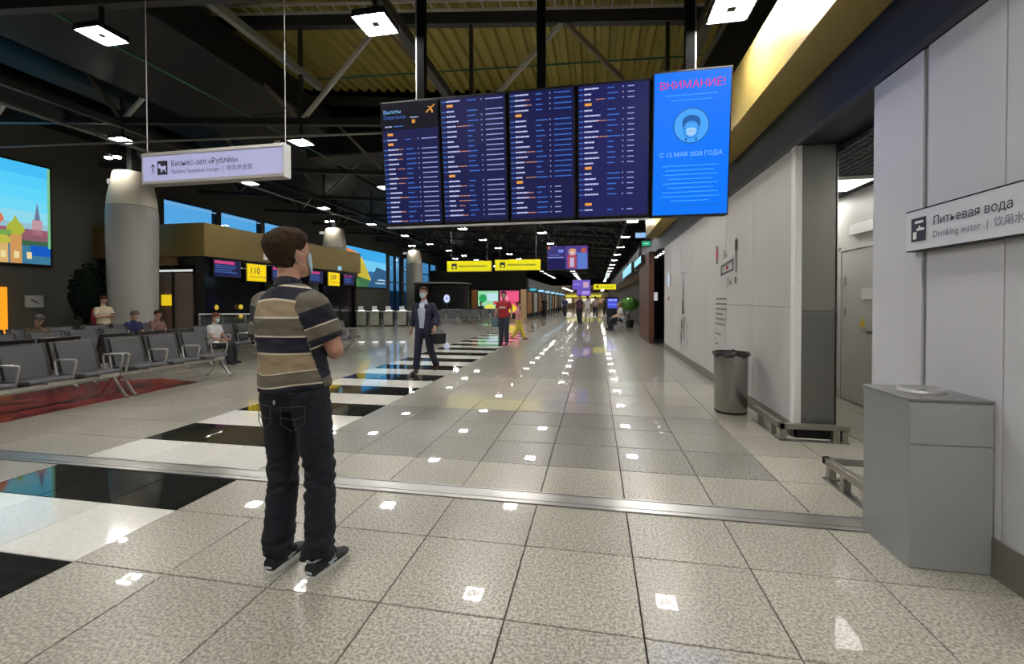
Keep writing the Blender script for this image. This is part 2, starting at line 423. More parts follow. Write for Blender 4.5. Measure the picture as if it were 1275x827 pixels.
# passage behind the opening
struct(MB().box(3.5, 3.3, 0, 3.62, 10.0, 3.0).build('wall_passage', INNER))
struct(MB().box(2.40, 3.5, 0, 3.5, 3.69, 2.97).build('wall_passage', INNER))
struct(MB().box(2.36, 8.4, 0, 3.5, 8.5, 3.0).build('wall_passage', INNER))
struct(MB().box(3.485, 3.69, 0, 3.5, 6.24, .12).box(3.485, 7.16, 0, 3.5, 8.4, .12).build('baseboard_passage', BASEB))
struct(MB().box(2.36, 3.3, 3.25, 3.62, 10, 3.35).build('ceiling_passage', BLACK))
gb = MB()
for k in range(13): gb.box(2.42+k*.09-.006, 3.7, 2.90, 2.42+k*.09+.006, 8.4, 2.945)
for k in range(52): gb.box(2.40, 3.72+k*.09-.004, 2.90, 3.5, 3.72+k*.09+.004, 2.945)
g_ = gb.build('ceiling_grid', mat('grid_grey', (.10,.10,.11), .5)); tag(g_, 'open grid ceiling above the side passage', 'ceiling grid'); g_['kind'] = 'structure'
pl = thing('ceiling_light_panel', 'bright rectangular light panel in the passage ceiling', 'ceiling light', (2.97,6.3,2.86))
MB().box(-.32,-.32,0,.32,.32,.04).build('frame', WHITE, pl); MB().box(-.29,-.29,-.008,.29,.29,0).build('diffuser', mat('lamp_passage', (.8,.8,.8), .5, emit=(1,.98,.93), es=5), pl)
for yy_, ll_ in ((7.5,'added fill light panel deeper in the side passage'),(4.2,'added fill light panel over the near corner of the side passage')):  # extra panels added to brighten the side passage
    pq = thing('ceiling_light_panel', ll_, 'ceiling light', (3.2 if yy_ > 5 else 3.3, yy_, 2.86)); MB().box(-.2,-.3,0,.2,.3,.04).build('frame', WHITE, pq); MB().box(-.17,-.27,-.008,.17,.27,0).build('diffuser', mat('lamp_passage_fill', (.8,.8,.8), .5, emit=(1,.98,.93), es=26), pq)
dr = struct(MB().box(3.46, 6.30, .01, 3.499, 7.10, 2.10).build('door_1', mat('passage_door', (.50,.495,.46), .4), bevel=.004))
MB().box(3.45,6.24,0,3.499,6.295,2.16).box(3.45,7.105,0,3.499,7.16,2.16).box(3.45,6.24,2.105,3.499,7.16,2.16).build('door_frame', mat('passage_frame', (.56,.555,.52), .4), dr)
MB().box(3.40,6.36,.98,3.46,6.38,1.02).box(3.39,6.36,.98,3.41,6.50,1.02).build('door_handle', STEEL, dr)
MB().box(3.445,6.98,1.62,3.461,7.07,1.74).box(3.445,6.99,1.2,3.461,7.06,1.3).build('hinge', STEEL, dr)
MB().box(3.445,6.35,1.42,3.461,6.60,1.56).build('name_plate', WHITE, dr, bevel=.003)
YEL = mat('yellow_sign_paint', (.75,.55,.02), .5)
MB().prism([(0,0),(.14,0),(.07,.12)], (3.459,6.66,1.06), (0,-1,0), (0,0,1), (-.003,0,0)).build('warning_sticker', YEL, dr)
ps = thing('room_sign', 'blank white sign plate above the passage door', 'sign', (3.44,6.6,2.30))
MB().box(0,-.28,0,.058,.28,.14).build('plate', WHITE, ps, bevel=.004)
struct(MB().box(1.72, 15.0, 0, 1.86, 18.2, 3.0).build('wall_brown', BROWN))
wbr = bpy.data.objects['wall_brown']
for k in range(8):
    MB().box(1.70, 15.0+k*.4+.01, .12, 1.72, 15.0+(k+1)*.4-.01, 2.98).build('plank', BROWN, wbr, bevel=.004)
MB().box(1.70,14.98,0.12,1.86,15.0,2.98).build('plank', mat('brown_dark', (.10,.035,.02), .5), wbr)
dd = struct(MB().box(1.87, 16.9, 0, 2.40, 17.0, 2.96).build('door_2', BLACKG))
MB().box(1.90,16.87,.05,2.06,16.9,2.9).box(2.24,16.87,.05,2.38,16.9,2.9).build('door_leaf', mat('purple_glass', (.02,.008,.03), .1), dd)
MB().box(2.02,16.86,1.40,2.22,16.87,1.70).build('notice', mat('notice_lit', (.8,.8,.8), .5, emit=(.6,.6,.6), es=.8), dd)
MB().box(1.87,14.1,2.965,2.4,16.9,2.985).build('soffit', BLACK, dd)
for k in range(4):
    t = thing('downlight', 'small round-cornered downlight in the soffit beside the brown wall', 'ceiling light', (2.12, 14.5+k*.62, 2.93), 0, 'downlights beside the brown wall')
    MB().box(-.07,-.07,.012,.07,.07,.035).build('housing', BLACK, t); MB().box(-.055,-.055,0,.055,.055,.012).build('lens', glow((255,250,240), 6), t)
# right side beyond the brown wall
struct(MB().box(1.86, 18.2, 0, 2.40, 18.3, 3.0).build('wall_shop', BLACK))

# ================================================================ LEFT SIDE AND ENDS
lw = MB()
def lbox(y0, y1, z0, z1): lw.box(-17.3, y0, z0, -17, y1, z1)
lbox(-8, 14.8, 0, 9.5); lbox(14.8, 22.9, 5.62, 9.5); lbox(14.8, 22.9, 0, 2.6)
for a, b_ in ((17.35,17.56),(20.05,20.3),(22.8,22.9)): lbox(a, b_, 2.6, 5.62)
lbox(22.9, 34.5, 0, 9.5); lbox(34.5, 46, 5.3, 9.5); lbox(34.5, 46, 0, .5); lbox(36.9, 37.3, .5, 5.3); lbox(46, 95, 0, 9.5)
wlft = struct(lw.build('wall_left', DARKW))
WG = mat('window_glass', (.9,.95,1), .02, trans=1.0)
FR = mat('window_frame_dark', (.012,.03,.05), .4)
def window(n, y0, y1, z0, z1, rails=()):
    w = struct(MB().box(-17.2,y0,z0,-17.05,y0+.07,z1).box(-17.2,y1-.07,z0,-17.05,y1,z1).box(-17.2,y0,z0,-17.05,y1,z0+.07).box(-17.2,y0,z1-.07,-17.05,y1,z1).build('window_%d' % n, FR))
    for z in rails: MB().box(-17.2,y0,z-.05,-17.02,y1,z+.05).build('mullion', FR, w)
    MB().box(-17.15,y0+.07,z0+.07,-17.14,y1-.07,z1-.07).build('pane', WG, w)
    return w
for i, (a, b_) in enumerate(((14.8,17.35),(17.56,20.05),(20.3,22.8))): 
    w = window(i+1, a, b_, 2.6, 5.62); MB().box(-17.03,a+.05,5.40,-17.0,b_-.05,5.44).build('reveal_strip', glow((150,200,245), .7), w)
window(4, 34.5, 35.65, .5, 5.3, (3.0,)); window(5, 35.75, 36.9, .5, 5.3, (3.0,))
for i, y_ in enumerate((37.3, 39.5, 41.7, 43.9)): window(6+i, y_, y_+2.1, .5, 5.3, (2.9, 4.1))
struct(MB().box(-17.3, 95, 0, 2.6, 95.3, 9.5).build('wall_far', DARKW))
struct(MB().box(-24, -8.3, 0, 6, -8, 9.5).build('wall_back', mat('back_wall_grey', (.25,.25,.25), .6)))
# dark building and apron beyond the tall windows (dusk)
struct(MB().box(-60, 30, -1, -34, 90, 3.1).build('building_outside', mat('outside_dark', (.06,.09,.12), .8)))

# ---------------------------------------------------------------- roof
def ztop(x): return 6.85 - .105*(x+.6)
def zbot(x): return 4.98 - .083*(x+2.45)
def zlamp(x): return 4.25 + .08*(1.3-x)
def zdeck(x): return ztop(x) + .30
db = MB(); x = -10.4; pr = []
while x < 2.4:
    for dx, dz in ((0,0),(.13,0),(.17,.10),(.27,.10)): pr.append((x+dx, zdeck(x+dx)+dz))
    x += .31
vs = []; n_ = len(pr)
for yy in (2.0, 12.5): vs += [(a, yy, b_) for a, b_ in pr]
db.add(vs, [(i, i+1, n_+i+1, n_+i) for i in range(n_-1)])
struct(db.build('ceiling', OLIVE))
rb = MB()
rb.box(-24, -8, 9.3, 6, 95, 9.5); rb.box(-10.5, 12.5, 7.0, 2.6, 95, 7.1); rb.box(-17.3, -8, 6.9, -10.4, 95, 7.0)
rb.box(-10.4, -8, 7.6, 2.6, 2.0, 7.7)
struct(rb.build('ceiling', BLACK))
# wide dark ducts
tag(MB().box(-10.3, 2.5, 6.1, -7.15, 9.8, 6.85).box(-10.3,9.8,6.1,-7.4,11.5,6.85).build('air_duct', DUCT, bevel=.05), 'wide dark rectangular air duct running along the hall on the left', 'air duct')
tag(MB().box(-9.0, 12.55, 5.95, 2.3, 13.6, 6.95).build('air_duct', DUCT, bevel=.05), 'dark air duct crossing the hall behind the departure board', 'air duct')
db2 = MB(); db2.cyl((-12.8,3,6.2), (-12.8,12,6.2), .42, n=20)
tag(db2.build('air_duct', DUCT, smooth=True), 'round dark duct above the big screen on the left', 'air duct')

# ---------------------------------------------------------------- trusses
BN = [-15.0, -11.0, -6.28, -2.45, 1.3]; TN = [-17.0, -13.0, -8.65, -4.4, -.6, 2.35]
tr = thing('roof_truss', 'roof truss with pale zigzag struts crossing the hall just past the departure board', 'truss', (0, 0, 0))
MB().bar((-17,0,ztop(-17)),(2.39,0,ztop(2.39)),.16,.24).build('top_chord', GREYD, tr)
MB().bar((-17,0,zbot(-17)),(2.39,0,zbot(2.39)),.12,.14).build('bottom_chord', GREYD, tr)
GREYSHADE = mat('truss_shaded_brown', (.30,.25,.20), .5)  # shaded direction of the zigzag struts, its shade put into the colour
for i, bx in enumerate(BN):
    MB().bar((bx,0,zbot(bx)),(TN[i],0,ztop(TN[i])-.05),.075,.075,(0,1,0)).build('strut', GREYSHADE, tr)
    MB().bar((bx,0,zbot(bx)),(TN[i+1],0,ztop(TN[i+1])-.05),.075,.075,(0,1,0)).build('strut', GREYP, tr)
    MB().box(bx-.035,-.035,zbot(bx),bx+.035,.035,ztop(bx)).build('post', GREYD, tr)
    MB().box(bx-.16,-.02,zbot(bx)-.05,bx+.16,.02,zbot(bx)+.16).build('gusset', GREYD, tr)
tr.location = (0, 8.6, 0)
FARTR = []; GREYF = mat('truss_far_dimmed', (.20,.19,.18), .5)  # dimness of the distant struts put into a darker grey
LY = [8.6 + 3.93*k for k in range(-3, 16)]
for y_ in LY:
    if abs(y_-8.6) < .1: continue
    k_ = round((y_-8.6)/3.93)
    if k_ < -1: lb_ = 'roof truss behind the camera position'
    elif k_ == -1: lb_ = 'roof truss right above the departure board'
    elif k_ < 6: lb_ = '%s roof truss beyond the one with the big pale zigzag' % ['','first','second','third','fourth','fifth'][k_]
    else: lb_ = 'roof truss far down the hall'
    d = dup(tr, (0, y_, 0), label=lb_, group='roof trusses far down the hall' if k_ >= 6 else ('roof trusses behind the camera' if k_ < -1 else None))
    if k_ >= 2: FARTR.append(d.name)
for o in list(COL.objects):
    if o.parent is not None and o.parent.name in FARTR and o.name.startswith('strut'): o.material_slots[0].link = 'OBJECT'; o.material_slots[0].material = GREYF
# longitudinal beams
for x_, z_, lab in ((-2.45, 4.86, 'dark beam running along the hall over the departure board'), (-6.28, 6.35, 'grey beam running along the hall left of the board'), (-11.0, 5.55, 'dark beam running along the hall over the left seats'), (1.25, 4.62, 'dark beam running along the hall beside the golden beam')):
    tag(MB().box(x_-.06, 3.5 if x_ == -6.28 else -7.9, z_-.04, x_+.06, 9.3 if x_ == -6.28 else 60, z_+.10).build('roof_beam', PIPE if x_ == -6.28 else GREYD), lab, 'beam')
def pipe(pts, r, m, lab):
    tag(MB().tube(pts, r, 8).build('pipe', m, smooth=True), lab, 'pipe')
pipe([(-10,10.3,zdeck(-10)-.9),(2.3,10.3,6.75)], .02, PIPEG, 'thin green sprinkler pipe under the olive roof')
pipe([(-7.75,2.5,5.62),(-7.75,30,5.62)], .022, PIPEG, 'thin green sprinkler pipe running along the hall on the left')
pipe([(-12.3,2.5,5.6),(-12.3,30,5.6)], .04, PIPE, 'grey pipe running along the hall over the far left')
pipe([(-17,8.3,5.3),(2.3,8.3,4.55)], .025, PIPE, 'grey pipe crossing the hall under the truss')
ct = thing('cable_tray', 'pale ladder cable tray under the olive roof', 'cable tray', (0,8.35,0))
MB().bar((-10.3,-.14,ztop(-10.3)+.12),(2.3,-.14,ztop(2.3)+.12),.03,.05).build('side_rail', GREYP, ct)
MB().bar((-10.3,.14,ztop(-10.3)+.12),(2.3,.14,ztop(2.3)+.12),.03,.05).build('side_rail', GREYP, ct)
rb = MB()
for k in range(36): xx = -10.2+k*.35; rb.box(xx-.012,-.14,ztop(xx)+.11,xx+.012,.14,ztop(xx)+.13)
rb.build('rungs', GREYP, ct)

# ---------------------------------------------------------------- square hall lamps
lamp = thing('ceiling_light', 'square ceiling lamp', 'ceiling light', (0,0,0), 0, 'square hall lamps')
MB().box(-.19,-.19,.015,.19,.19,.07).box(-.20,-.20,-.008,-.188,.20,.015).box(.188,-.20,-.008,.20,.20,.015).box(-.188,-.20,-.008,.188,-.188,.015).box(-.188,.188,-.008,.188,.20,.015).build('housing', BLACK, lamp)
db_ = MB(); o_ = .17; i_ = .135
db_.box(-o_,-o_,0,o_,-i_,.015); db_.box(-o_,i_,0,o_,o_,.015); db_.box(-o_,-i_,0,-i_,i_,.015); db_.box(i_,-i_,0,o_,i_,.015)
db_.build('light_ring', LAMPM, lamp)
db_ = MB(); o_ = .135; i_ = .04
db_.box(-o_,-o_,0,o_,-i_,.015); db_.box(-o_,i_,0,o_,o_,.015); db_.box(-o_,-i_,0,-i_,i_,.015); db_.box(i_,-i_,0,o_,i_,.015)
db_.build('diffuser', LAMPI, lamp); MB().box(-i_,-i_,.004,i_,i_,.02).build('centre_cap', BLACK, lamp)
MB().box(-.02,-.02,.07,.02,.02,.55).build('stem', BLACK, lamp)
LX = {-11.0:1, -6.28:1, -2.45:1, 1.3:1}
first = True
rowlab = {-11.0:'over the left side of the hall', -6.28:'left of the departure board', -2.45:'in the row along the middle of the hall', 1.3:'in the row beside the golden beam'}
for xi in LX:
    for y_ in LY:
        yy = y_ - (4.0-3.93)*0
        k_ = round((y_-4.67)/3.93); near = 0 <= k_ < 7
        lab = '%s square ceiling lamp %s' % (['nearest visible','second','third','fourth','fifth','sixth','seventh'][k_], rowlab[xi]) if near else ('distant square ceiling lamp %s' if k_ > 0 else 'square ceiling lamp behind the camera, %s') % rowlab[xi]
        grp = None if near else ('distant lamps %s' if k_ > 0 else 'lamps behind the camera, %s') % rowlab[xi]
        if first: l_ = lamp; l_.location = (xi, yy, zlamp(xi)); l_['label'] = lab; first = False
        else: l_ = dup(lamp, (xi, yy, zlamp(xi)), label=lab)
        if grp: l_['group'] = grp
        elif 'group' in l_: del l_['group']
# ================================================================ DEPARTURE BOARD
BA = Vector((0,0,1)); TILT = Vector((0,-.105,1)).normalized()
BP0 = Vector((-2.52, 4.99, 2.33)); BH = 1.42
bd = thing('departure_board', 'long hanging departure board with four blue flight lists and a bright blue notice screen', 'departure board', (-.55, 4.99, 2.33))
def B3(x, z, d=0):   # point on the board front: x world, z height along the board, d toward the viewer
    n = Vector((0,-1,0)) - TILT*Vector((0,-1,0)).dot(TILT); n.normalize()
    return Vector((x+.55, 0, 0)) + TILT*z + n*d
nb = (Vector((0,-1,0)) - TILT*Vector((0,-1,0)).dot(TILT)).normalized()
def slab(name, x0, x1, z0, z1, d0, d1, m, parent=bd, bevel=0):
    mb = MB(); a = [B3(x0,z0,d0),B3(x1,z0,d0),B3(x1,z1,d0),B3(x0,z1,d0)]; b_ = [B3(x0,z0,d1),B3(x1,z0,d1),B3(x1,z1,d1),B3(x0,z1,d1)]
    mb.rings([a, b_]); return mb.build(name, m, parent, bevel=bevel)
slab('back_casing', -2.50, 1.36, -.02, BH+.0, -.16, -.07, BLACK)
S0 = glow((24,26,74), 1.0); S1 = glow((30,32,88), 1.0); HD = glow((12,12,26), 1.0)
TW = glow((190,195,235), 1.0); TB = glow((60,110,200), 1.0); TO = glow((235,160,70), 1.0); TG = glow((150,160,215), 1.0); TR = glow((205,140,110), 1.0)
XS = [(-2.49,-1.775), (-1.755,-.985), (-.955,-.225), (-.195,.565)]
random.seed(11)
def words(lst, m, x, z, L, h, gap=.01):
    e = x+L
    while x < e-.01:
        w = random.uniform(.02,.06); w = min(w, e-x); lst.append((m, rect(x, z, x+w, z+h))); x += w+gap*.6
for k, (x0, x1) in enumerate(XS):
    d = slab('display', x0, x1, 0, BH, -.07, 0, BLACK, bevel=.004)
    O = B3(x0+.015, .02, .0015); Wd = x1-x0-.03; Hd = BH-.04; sx = Wd/.70
    picture('screen', [((S0 if k < 3 else S1), rect(0,0,Wd,Hd))], O, (1,0,0), TILT, d)
    sh = []; top = Hd
    if k == 0:
        sh.append((HD, rect(0, Hd-.30, Wd, Hd)))
        sh += [(TO, [(.54,Hd-.125),(.55,Hd-.135),(.655,Hd-.055),(.66,Hd-.04),(.645,Hd-.045)]), (TO, [(.565,Hd-.065),(.58,Hd-.06),(.625,Hd-.075),(.605,Hd-.09)]), (TO, [(.60,Hd-.10),(.62,Hd-.085),(.635,Hd-.13),(.62,Hd-.14)])]
        sh.append((TW, rect(.35,Hd-.175,.45,Hd-.165))); sh.append((TO, rect(.37,Hd-.235,.41,Hd-.195)))
        words(sh, TW, .03, Hd-.265, .10, .012); words(sh, TB, .14, Hd-.265, .12, .012)
        top = Hd-.32
    pitch = .0555; nrow = int(top/pitch); 
    for r_ in range(nrow):
        z = top - (r_+1)*pitch + .012
        if (k == 0 and r_ in (0,2)) or (k == 1 and r_ in (1,15)) or (k == 2 and r_ in (4,17)) or (k == 3 and r_ in (3,15,22)):
            sh.append((TO, rect(.06*sx, z, .13*sx, z+.028))); continue
        if k == 3 and r_ == 21: continue
        sh.append((TB, rect(.0, z, .045, z+.012)))
        words(sh, TW, .055*sx, z, random.uniform(.07,.17), .016, .006)
        if random.random() < .38: words(sh, TR, .17*sx, z+.002, random.uniform(.06,.16), .009)
        words(sh, TB, .29*sx, z, random.uniform(.05,.14), .012, .003)
        if random.random() < .9: sh.append((TG, rect(.44*sx, z, .452*sx, z+.014)))
        if k < 3 and not (k == 2 and r_ > 17): words(sh, TG if k < 2 else TB, .49*sx, z, .19*sx, .011, .003)
        else: words(sh, TG, .49*sx, z, .07, .011, .003)
    picture('flight_rows', sh, O + nb*.003, (1,0,0), TILT, d, layer=.00002)
    if k == 0:
        text('title', 'Вылеты', O+Vector((.02,0,0))+TILT*(Hd-.115), (1,0,0), TILT, .042, glow((120,180,240),1), d, .009, bold=.003)
        text('title', 'Departures', O+Vector((.02,0,0))+TILT*(Hd-.175), (1,0,0), TILT, .042, glow((70,110,190),1), d, .009)
# blue notice screen, slightly proud
d = slab('notice_display', .585, 1.36, -.02, BH+.045, -.07, .02, BLACK, bevel=.004)
O = B3(.60, .0, .0215); Wd, Hd = .745, BH+.025
BL = glow((0,118,252), 1.0); BL2 = glow((70,165,255), 1.0); BL3 = glow((30,95,170), 1.0)
picture('screen', [(BL, rect(0,0,Wd,Hd))], O, (1,0,0), TILT, d)
O2 = O + nb*.003
sh = []
cx, cy_ = Wd/2, Hd-.54; sh.append((BL3, circ(cx,cy_,.178,32)))
sh2 = [(BL2, circ(cx,cy_,.168,32))]
sh3 = [(BL3, circ(cx,cy_+.045,.088,20,.062)), (BL3, rect(cx-.088,cy_-.01,cx-.072,cy_+.05)), (BL3, rect(cx+.072,cy_-.01,cx+.088,cy_+.05)),
       (BL3, circ(cx,cy_-.035,.078,18,.092))]
sh4 = [(BL2, circ(cx,cy_-.035,.071,18,.085)), (BL3, [(cx-.072,cy_+.02),(cx-.04,cy_+.035),(cx,cy_+.025),(cx+.05,cy_+.04),(cx+.072,cy_+.015),(cx+.06,cy_+.07),(cx-.06,cy_+.07)])]
sh5 = [(glow((165,210,255),1.0), [(cx-.048,cy_-.03),(cx,cy_-.018),(cx+.048,cy_-.03),(cx+.042,cy_-.085),(cx,cy_-.105),(cx-.042,cy_-.085)]),(BL3, rect(cx-.078,cy_-.032,cx-.048,cy_-.026)),(BL3, rect(cx+.048,cy_-.032,cx+.078,cy_-.026)),
       (BL3, rect(cx-.03,cy_-.052,cx+.03,cy_-.048)),(BL3, rect(cx-.03,cy_-.07,cx+.03,cy_-.066)),(BL3, rect(cx-.06,cy_-.15,cx-.04,cy_-.12)),(BL3, rect(cx+.04,cy_-.15,cx+.06,cy_-.12))]
random.seed(5)
l5 = []
def line(lst, z, L, h=.009): words(lst, BL2, cx-L/2, z, L, h, .006)
for z, L in ((Hd-.235,.52),(Hd-.285,.40)): line(l5, z, L)
for k in range(9): line(l5, .50-k*.045, [.56,.50,.54,.44,.55,.46,.56,.60,.38][k])
l5.append((BL3, rect(.07,.095,Wd-.07,.10)))
picture('icon', sh, O2, (1,0,0), TILT, d, .00002)
picture('icon', sh2, O2+nb*.001, (1,0,0), TILT, d, .00002)
picture('icon', sh3, O2+nb*.002, (1,0,0), TILT, d, .00002)
picture('icon', sh4, O2+nb*.003, (1,0,0), TILT, d, .00002)
picture('icon', sh5, O2+nb*.004, (1,0,0), TILT, d, .00002)
picture('small_print', l5, O2, (1,0,0), TILT, d, .00002)
text('heading', 'ВНИМАНИЕ!', O2+Vector((cx,0,0))+TILT*(Hd-.165), (1,0,0), TILT, .075, glow((225,40,120),1), d, .002, 'CENTER', .0)
text('date_line', 'С 12 МАЯ 2020 ГОДА', O2+Vector((cx,0,0))+TILT*(Hd-.845), (1,0,0), TILT, .044, glow((130,195,255),1), d, .002, 'CENTER', .0)
slab('lower_rail', -2.50, .57, -.035, -.015, -.12, -.02, GREYP)
slab('upper_rail', -2.50, .57, BH, BH+.015, -.12, -.03, GREYD)
for x in (-2.02, -.60, .97):
    MB().box(x+.55-.045,-.07,BH-.05,x+.55+.045,.02,4.9).build('hanging_pole', MATTE, bd)
    MB().box(x+.55+(.05 if x > 0 else -.065),-.06,BH-.05,x+.55+(.065 if x > 0 else -.05),.01,3.2).build('cable', PIPE, bd) if x != -.60 else None

# ================================================================ HANGING SIGN ON THE LEFT
LAV = mat('lavender_face', (.45,.46,.66), .4, emit=srgb(165,165,215), es=.55)
hs = thing('hanging_sign', 'long white hanging lounge sign with a running beast emblem and an up arrow', 'sign', (-4.005, 4.06, 2.69))
L2 = .865
MB().box(-L2,-.045,.03,L2,.045,.31).build('face_panel', LAV, hs)
MB().box(-L2,-.06,.305,L2,.06,.345).box(-L2,-.06,0,L2,.06,.035).build('frame_rail', mat('aluminium', (.55,.53,.50), .35, .6), hs, bevel=.006)
MB().box(L2,-.055,.0,L2+.015,.055,.345).build('end_cap', WHITE, hs, bevel=.004); MB().box(-L2-.01,-.055,.0,-L2,.055,.345).build('end_cap', WHITE, hs, bevel=.004)
INK = mat('ink', (.02,.02,.045), .6); INKG = mat('ink_grey', (.16,.16,.26), .6)
picture('arrow', [(INK, [(-.74,.12),(-.73,.12),(-.73,.2),(-.71,.185),(-.71,.195),(-.735,.225),(-.76,.195),(-.76,.185),(-.74,.2)])], (0,-.046,0), (1,0,0), (0,0,1), hs)
picture('emblem_plate', [(INK, rect(-.675,.10,-.545,.25))], (0,-.046,0), (1,0,0), (0,0,1), hs)
picture('emblem', [(LAV, [(-.665,.19),(-.65,.225),(-.635,.215),(-.63,.195),(-.595,.19),(-.57,.20),(-.56,.18),(-.565,.155),(-.555,.125),(-.57,.125),(-.58,.15),(-.60,.155),(-.615,.125),(-.63,.125),(-.625,.155),(-.64,.17),(-.655,.17)])], (0,-.049,0), (1,0,0), (0,0,1), hs)
text('lettering', 'Бизнес-зал «Рублёв»', (-.50,-.046,.185), (1,0,0), (0,0,1), .058, INK, hs, .002)
text('lettering', "'Rublev' business lounge  |  商务休息室", (-.50,-.046,.105), (1,0,0), (0,0,1), .044, INKG, hs, .002)
for x in (-.86, .86): MB().tube([(x,0,.345),(x,0,2.0 if x > 0 else 2.1)], .005, 6).build('suspension_wire', GREYP, hs)

# ================================================================ DRINKING WATER SIGN AND FOUNTAIN
ws = thing('wall_sign', 'long white drinking water sign with a black tap icon on the near wall', 'sign', (1.95, 3.25, 1.72))
MB().box(0,-1.65,0,.048,0,.25).build('plate', mat('sign_plate', (.62,.62,.66), .4), ws, bevel=.002)
MB().box(-.001,-1.65,.245,.049,.0,.253).box(-.001,-1.65,-.003,.049,.0,.004).build('edge_line', BLACK, ws)
U = (0,-1,0); V = (0,0,1)
picture('icon_plate', [(INK, rect(.05,.055,.175,.20))], (-.0005,0,0), U, V, ws)
picture('icon', [(WHITE, rect(.085,.165,.155,.18)), (WHITE, rect(.10,.12,.165,.135)), (WHITE, rect(.07,.07,.10,.115)), (WHITE, [(.115,.135),(.135,.135),(.13,.15),(.12,.15)])], (-.003,0,0), U, V, ws)
text('lettering', 'Питьевая вода', (-.0005,-.23,.135), U, V, .050, INK, ws, .002)
text('lettering', 'Drinking water  |  饮用水', (-.0005,-.23,.062), U, V, .038, INKG, ws, .002)
fo = thing('drinking_fountain', 'tall grey metal box with a round steel basin beside the near wall', 'fountain', (1.80, 2.865, 0))
FG = mat('fountain_grey', (.36,.375,.37), .42, .25, var=(2,.06)); FG2 = mat('fountain_grey_side', (.33,.345,.345), .3, .45)
MB().box(-.18,-.20,.0,.195,.20,.885).build('body', FG2, fo, bevel=.004)
MB().box(-.178,-.207,.66,.193,-.20,.875).build('front_panel', FG, fo, bevel=.002); MB().box(-.178,-.207,.004,.193,-.20,.655).build('front_panel', FG, fo, bevel=.002)
MB().box(-.19,-.21,.885,.197,.21,.897).build('top_plate', STEELD, fo, bevel=.003)
bs = MB(); bs.lathe([(.0,.9),(.03,.90),(.075,.905),(.10,.915),(.108,.912),(.112,.898),(.0,.8975)], 28, (.02,.03,0)); bs.build('basin', STEEL, fo, smooth=True)
MB().lathe([(.0,.911),(.02,.911),(.022,.903),(0,.903)],14,(.0,-.01,0)).build('drain', CHROME, fo, smooth=True)
# litter bin
bn = thing('litter_bin', 'round stainless steel litter bin with black liner against the white wall', 'bin', (1.68, 6.0, 0))
BS = mat('bin_steel', (.42,.41,.39), .27, 1.0, bump=(60,.1,.002))
MB().lathe([(.0,.02),(.185,.02),(.19,.03),(.198,.70),(.196,.745),(.18,.745),(.18,.5),(.0,.5)], 40).build('body', BS, bn, smooth=True)
MB().lathe([(0,0),(.186,0),(.19,.012),(.188,.035),(0,.035)], 40).build('base_ring', BLACK, bn, smooth=True)
rs = []
for r_, z in ((.17,.60),(.185,.74),(.20,.762),(.212,.755),(.216,.735),(.209,.715),(.202,.735),(.19,.755),(.16,.6)):
    rs.append([((r_+.004*sin(i*1.7)*(z>.7))*cos(2*pi*i/48), (r_+.004*sin(i*1.7))*sin(2*pi*i/48), z+(.014*sin(i*.9)+.008*sin(i*2.3) if r_ > .205 else 0)) for i in range(48)])
MB().rings(rs, False).build('liner', mat('liner_black', (.015,.015,.017), .3), bn, smooth=True)
# low bumper rails
def rail(pts, lab, posts):
    g = thing('bumper_rail', lab, 'bumper rail', (pts[0][0], pts[0][1], 0))
    o = Vector((pts[0][0], pts[0][1], 0)); RM = mat('rail_metal', (.34,.32,.28), .35, .8)
    for a, b_ in zip(pts[:-1], pts[1:]):
        a = Vector(a); b_ = Vector(b_); t = (b_-a).normalized()
        MB().bar(a-o-t*.025, b_-o+t*.025, .05, .055).build('rail', RM, g, bevel=.004)
        MB().bar(Vector((a.x,a.y,.006))-o-t*.02, Vector((b_.x,b_.y,.006))-o+t*.02, .045, .012).build('floor_plate', STEELD, g)
    for p in posts:
        p = Vector((*p, 0))-o; MB().box(p.x-.025,p.y-.025,0,p.x+.025,p.y+.025,.13).build('post', RM, g, bevel=.003)
rail([(1.84,5.62,.15),(1.84,4.86,.15),(2.42,4.86,.15)], 'low L-shaped metal bumper rail around the end of the white wall', [(1.84,5.45),(1.84,5.08),(1.86,4.88),(2.32,4.86),(2.40,4.86)])
rail([(1.79,3.08,.15),(1.79,3.86,.15),(2.42,3.86,.15)], 'low L-shaped metal bumper rail behind the grey fountain box', [(1.79,3.3),(1.79,3.6),(1.81,3.84),(2.3,3.86)])

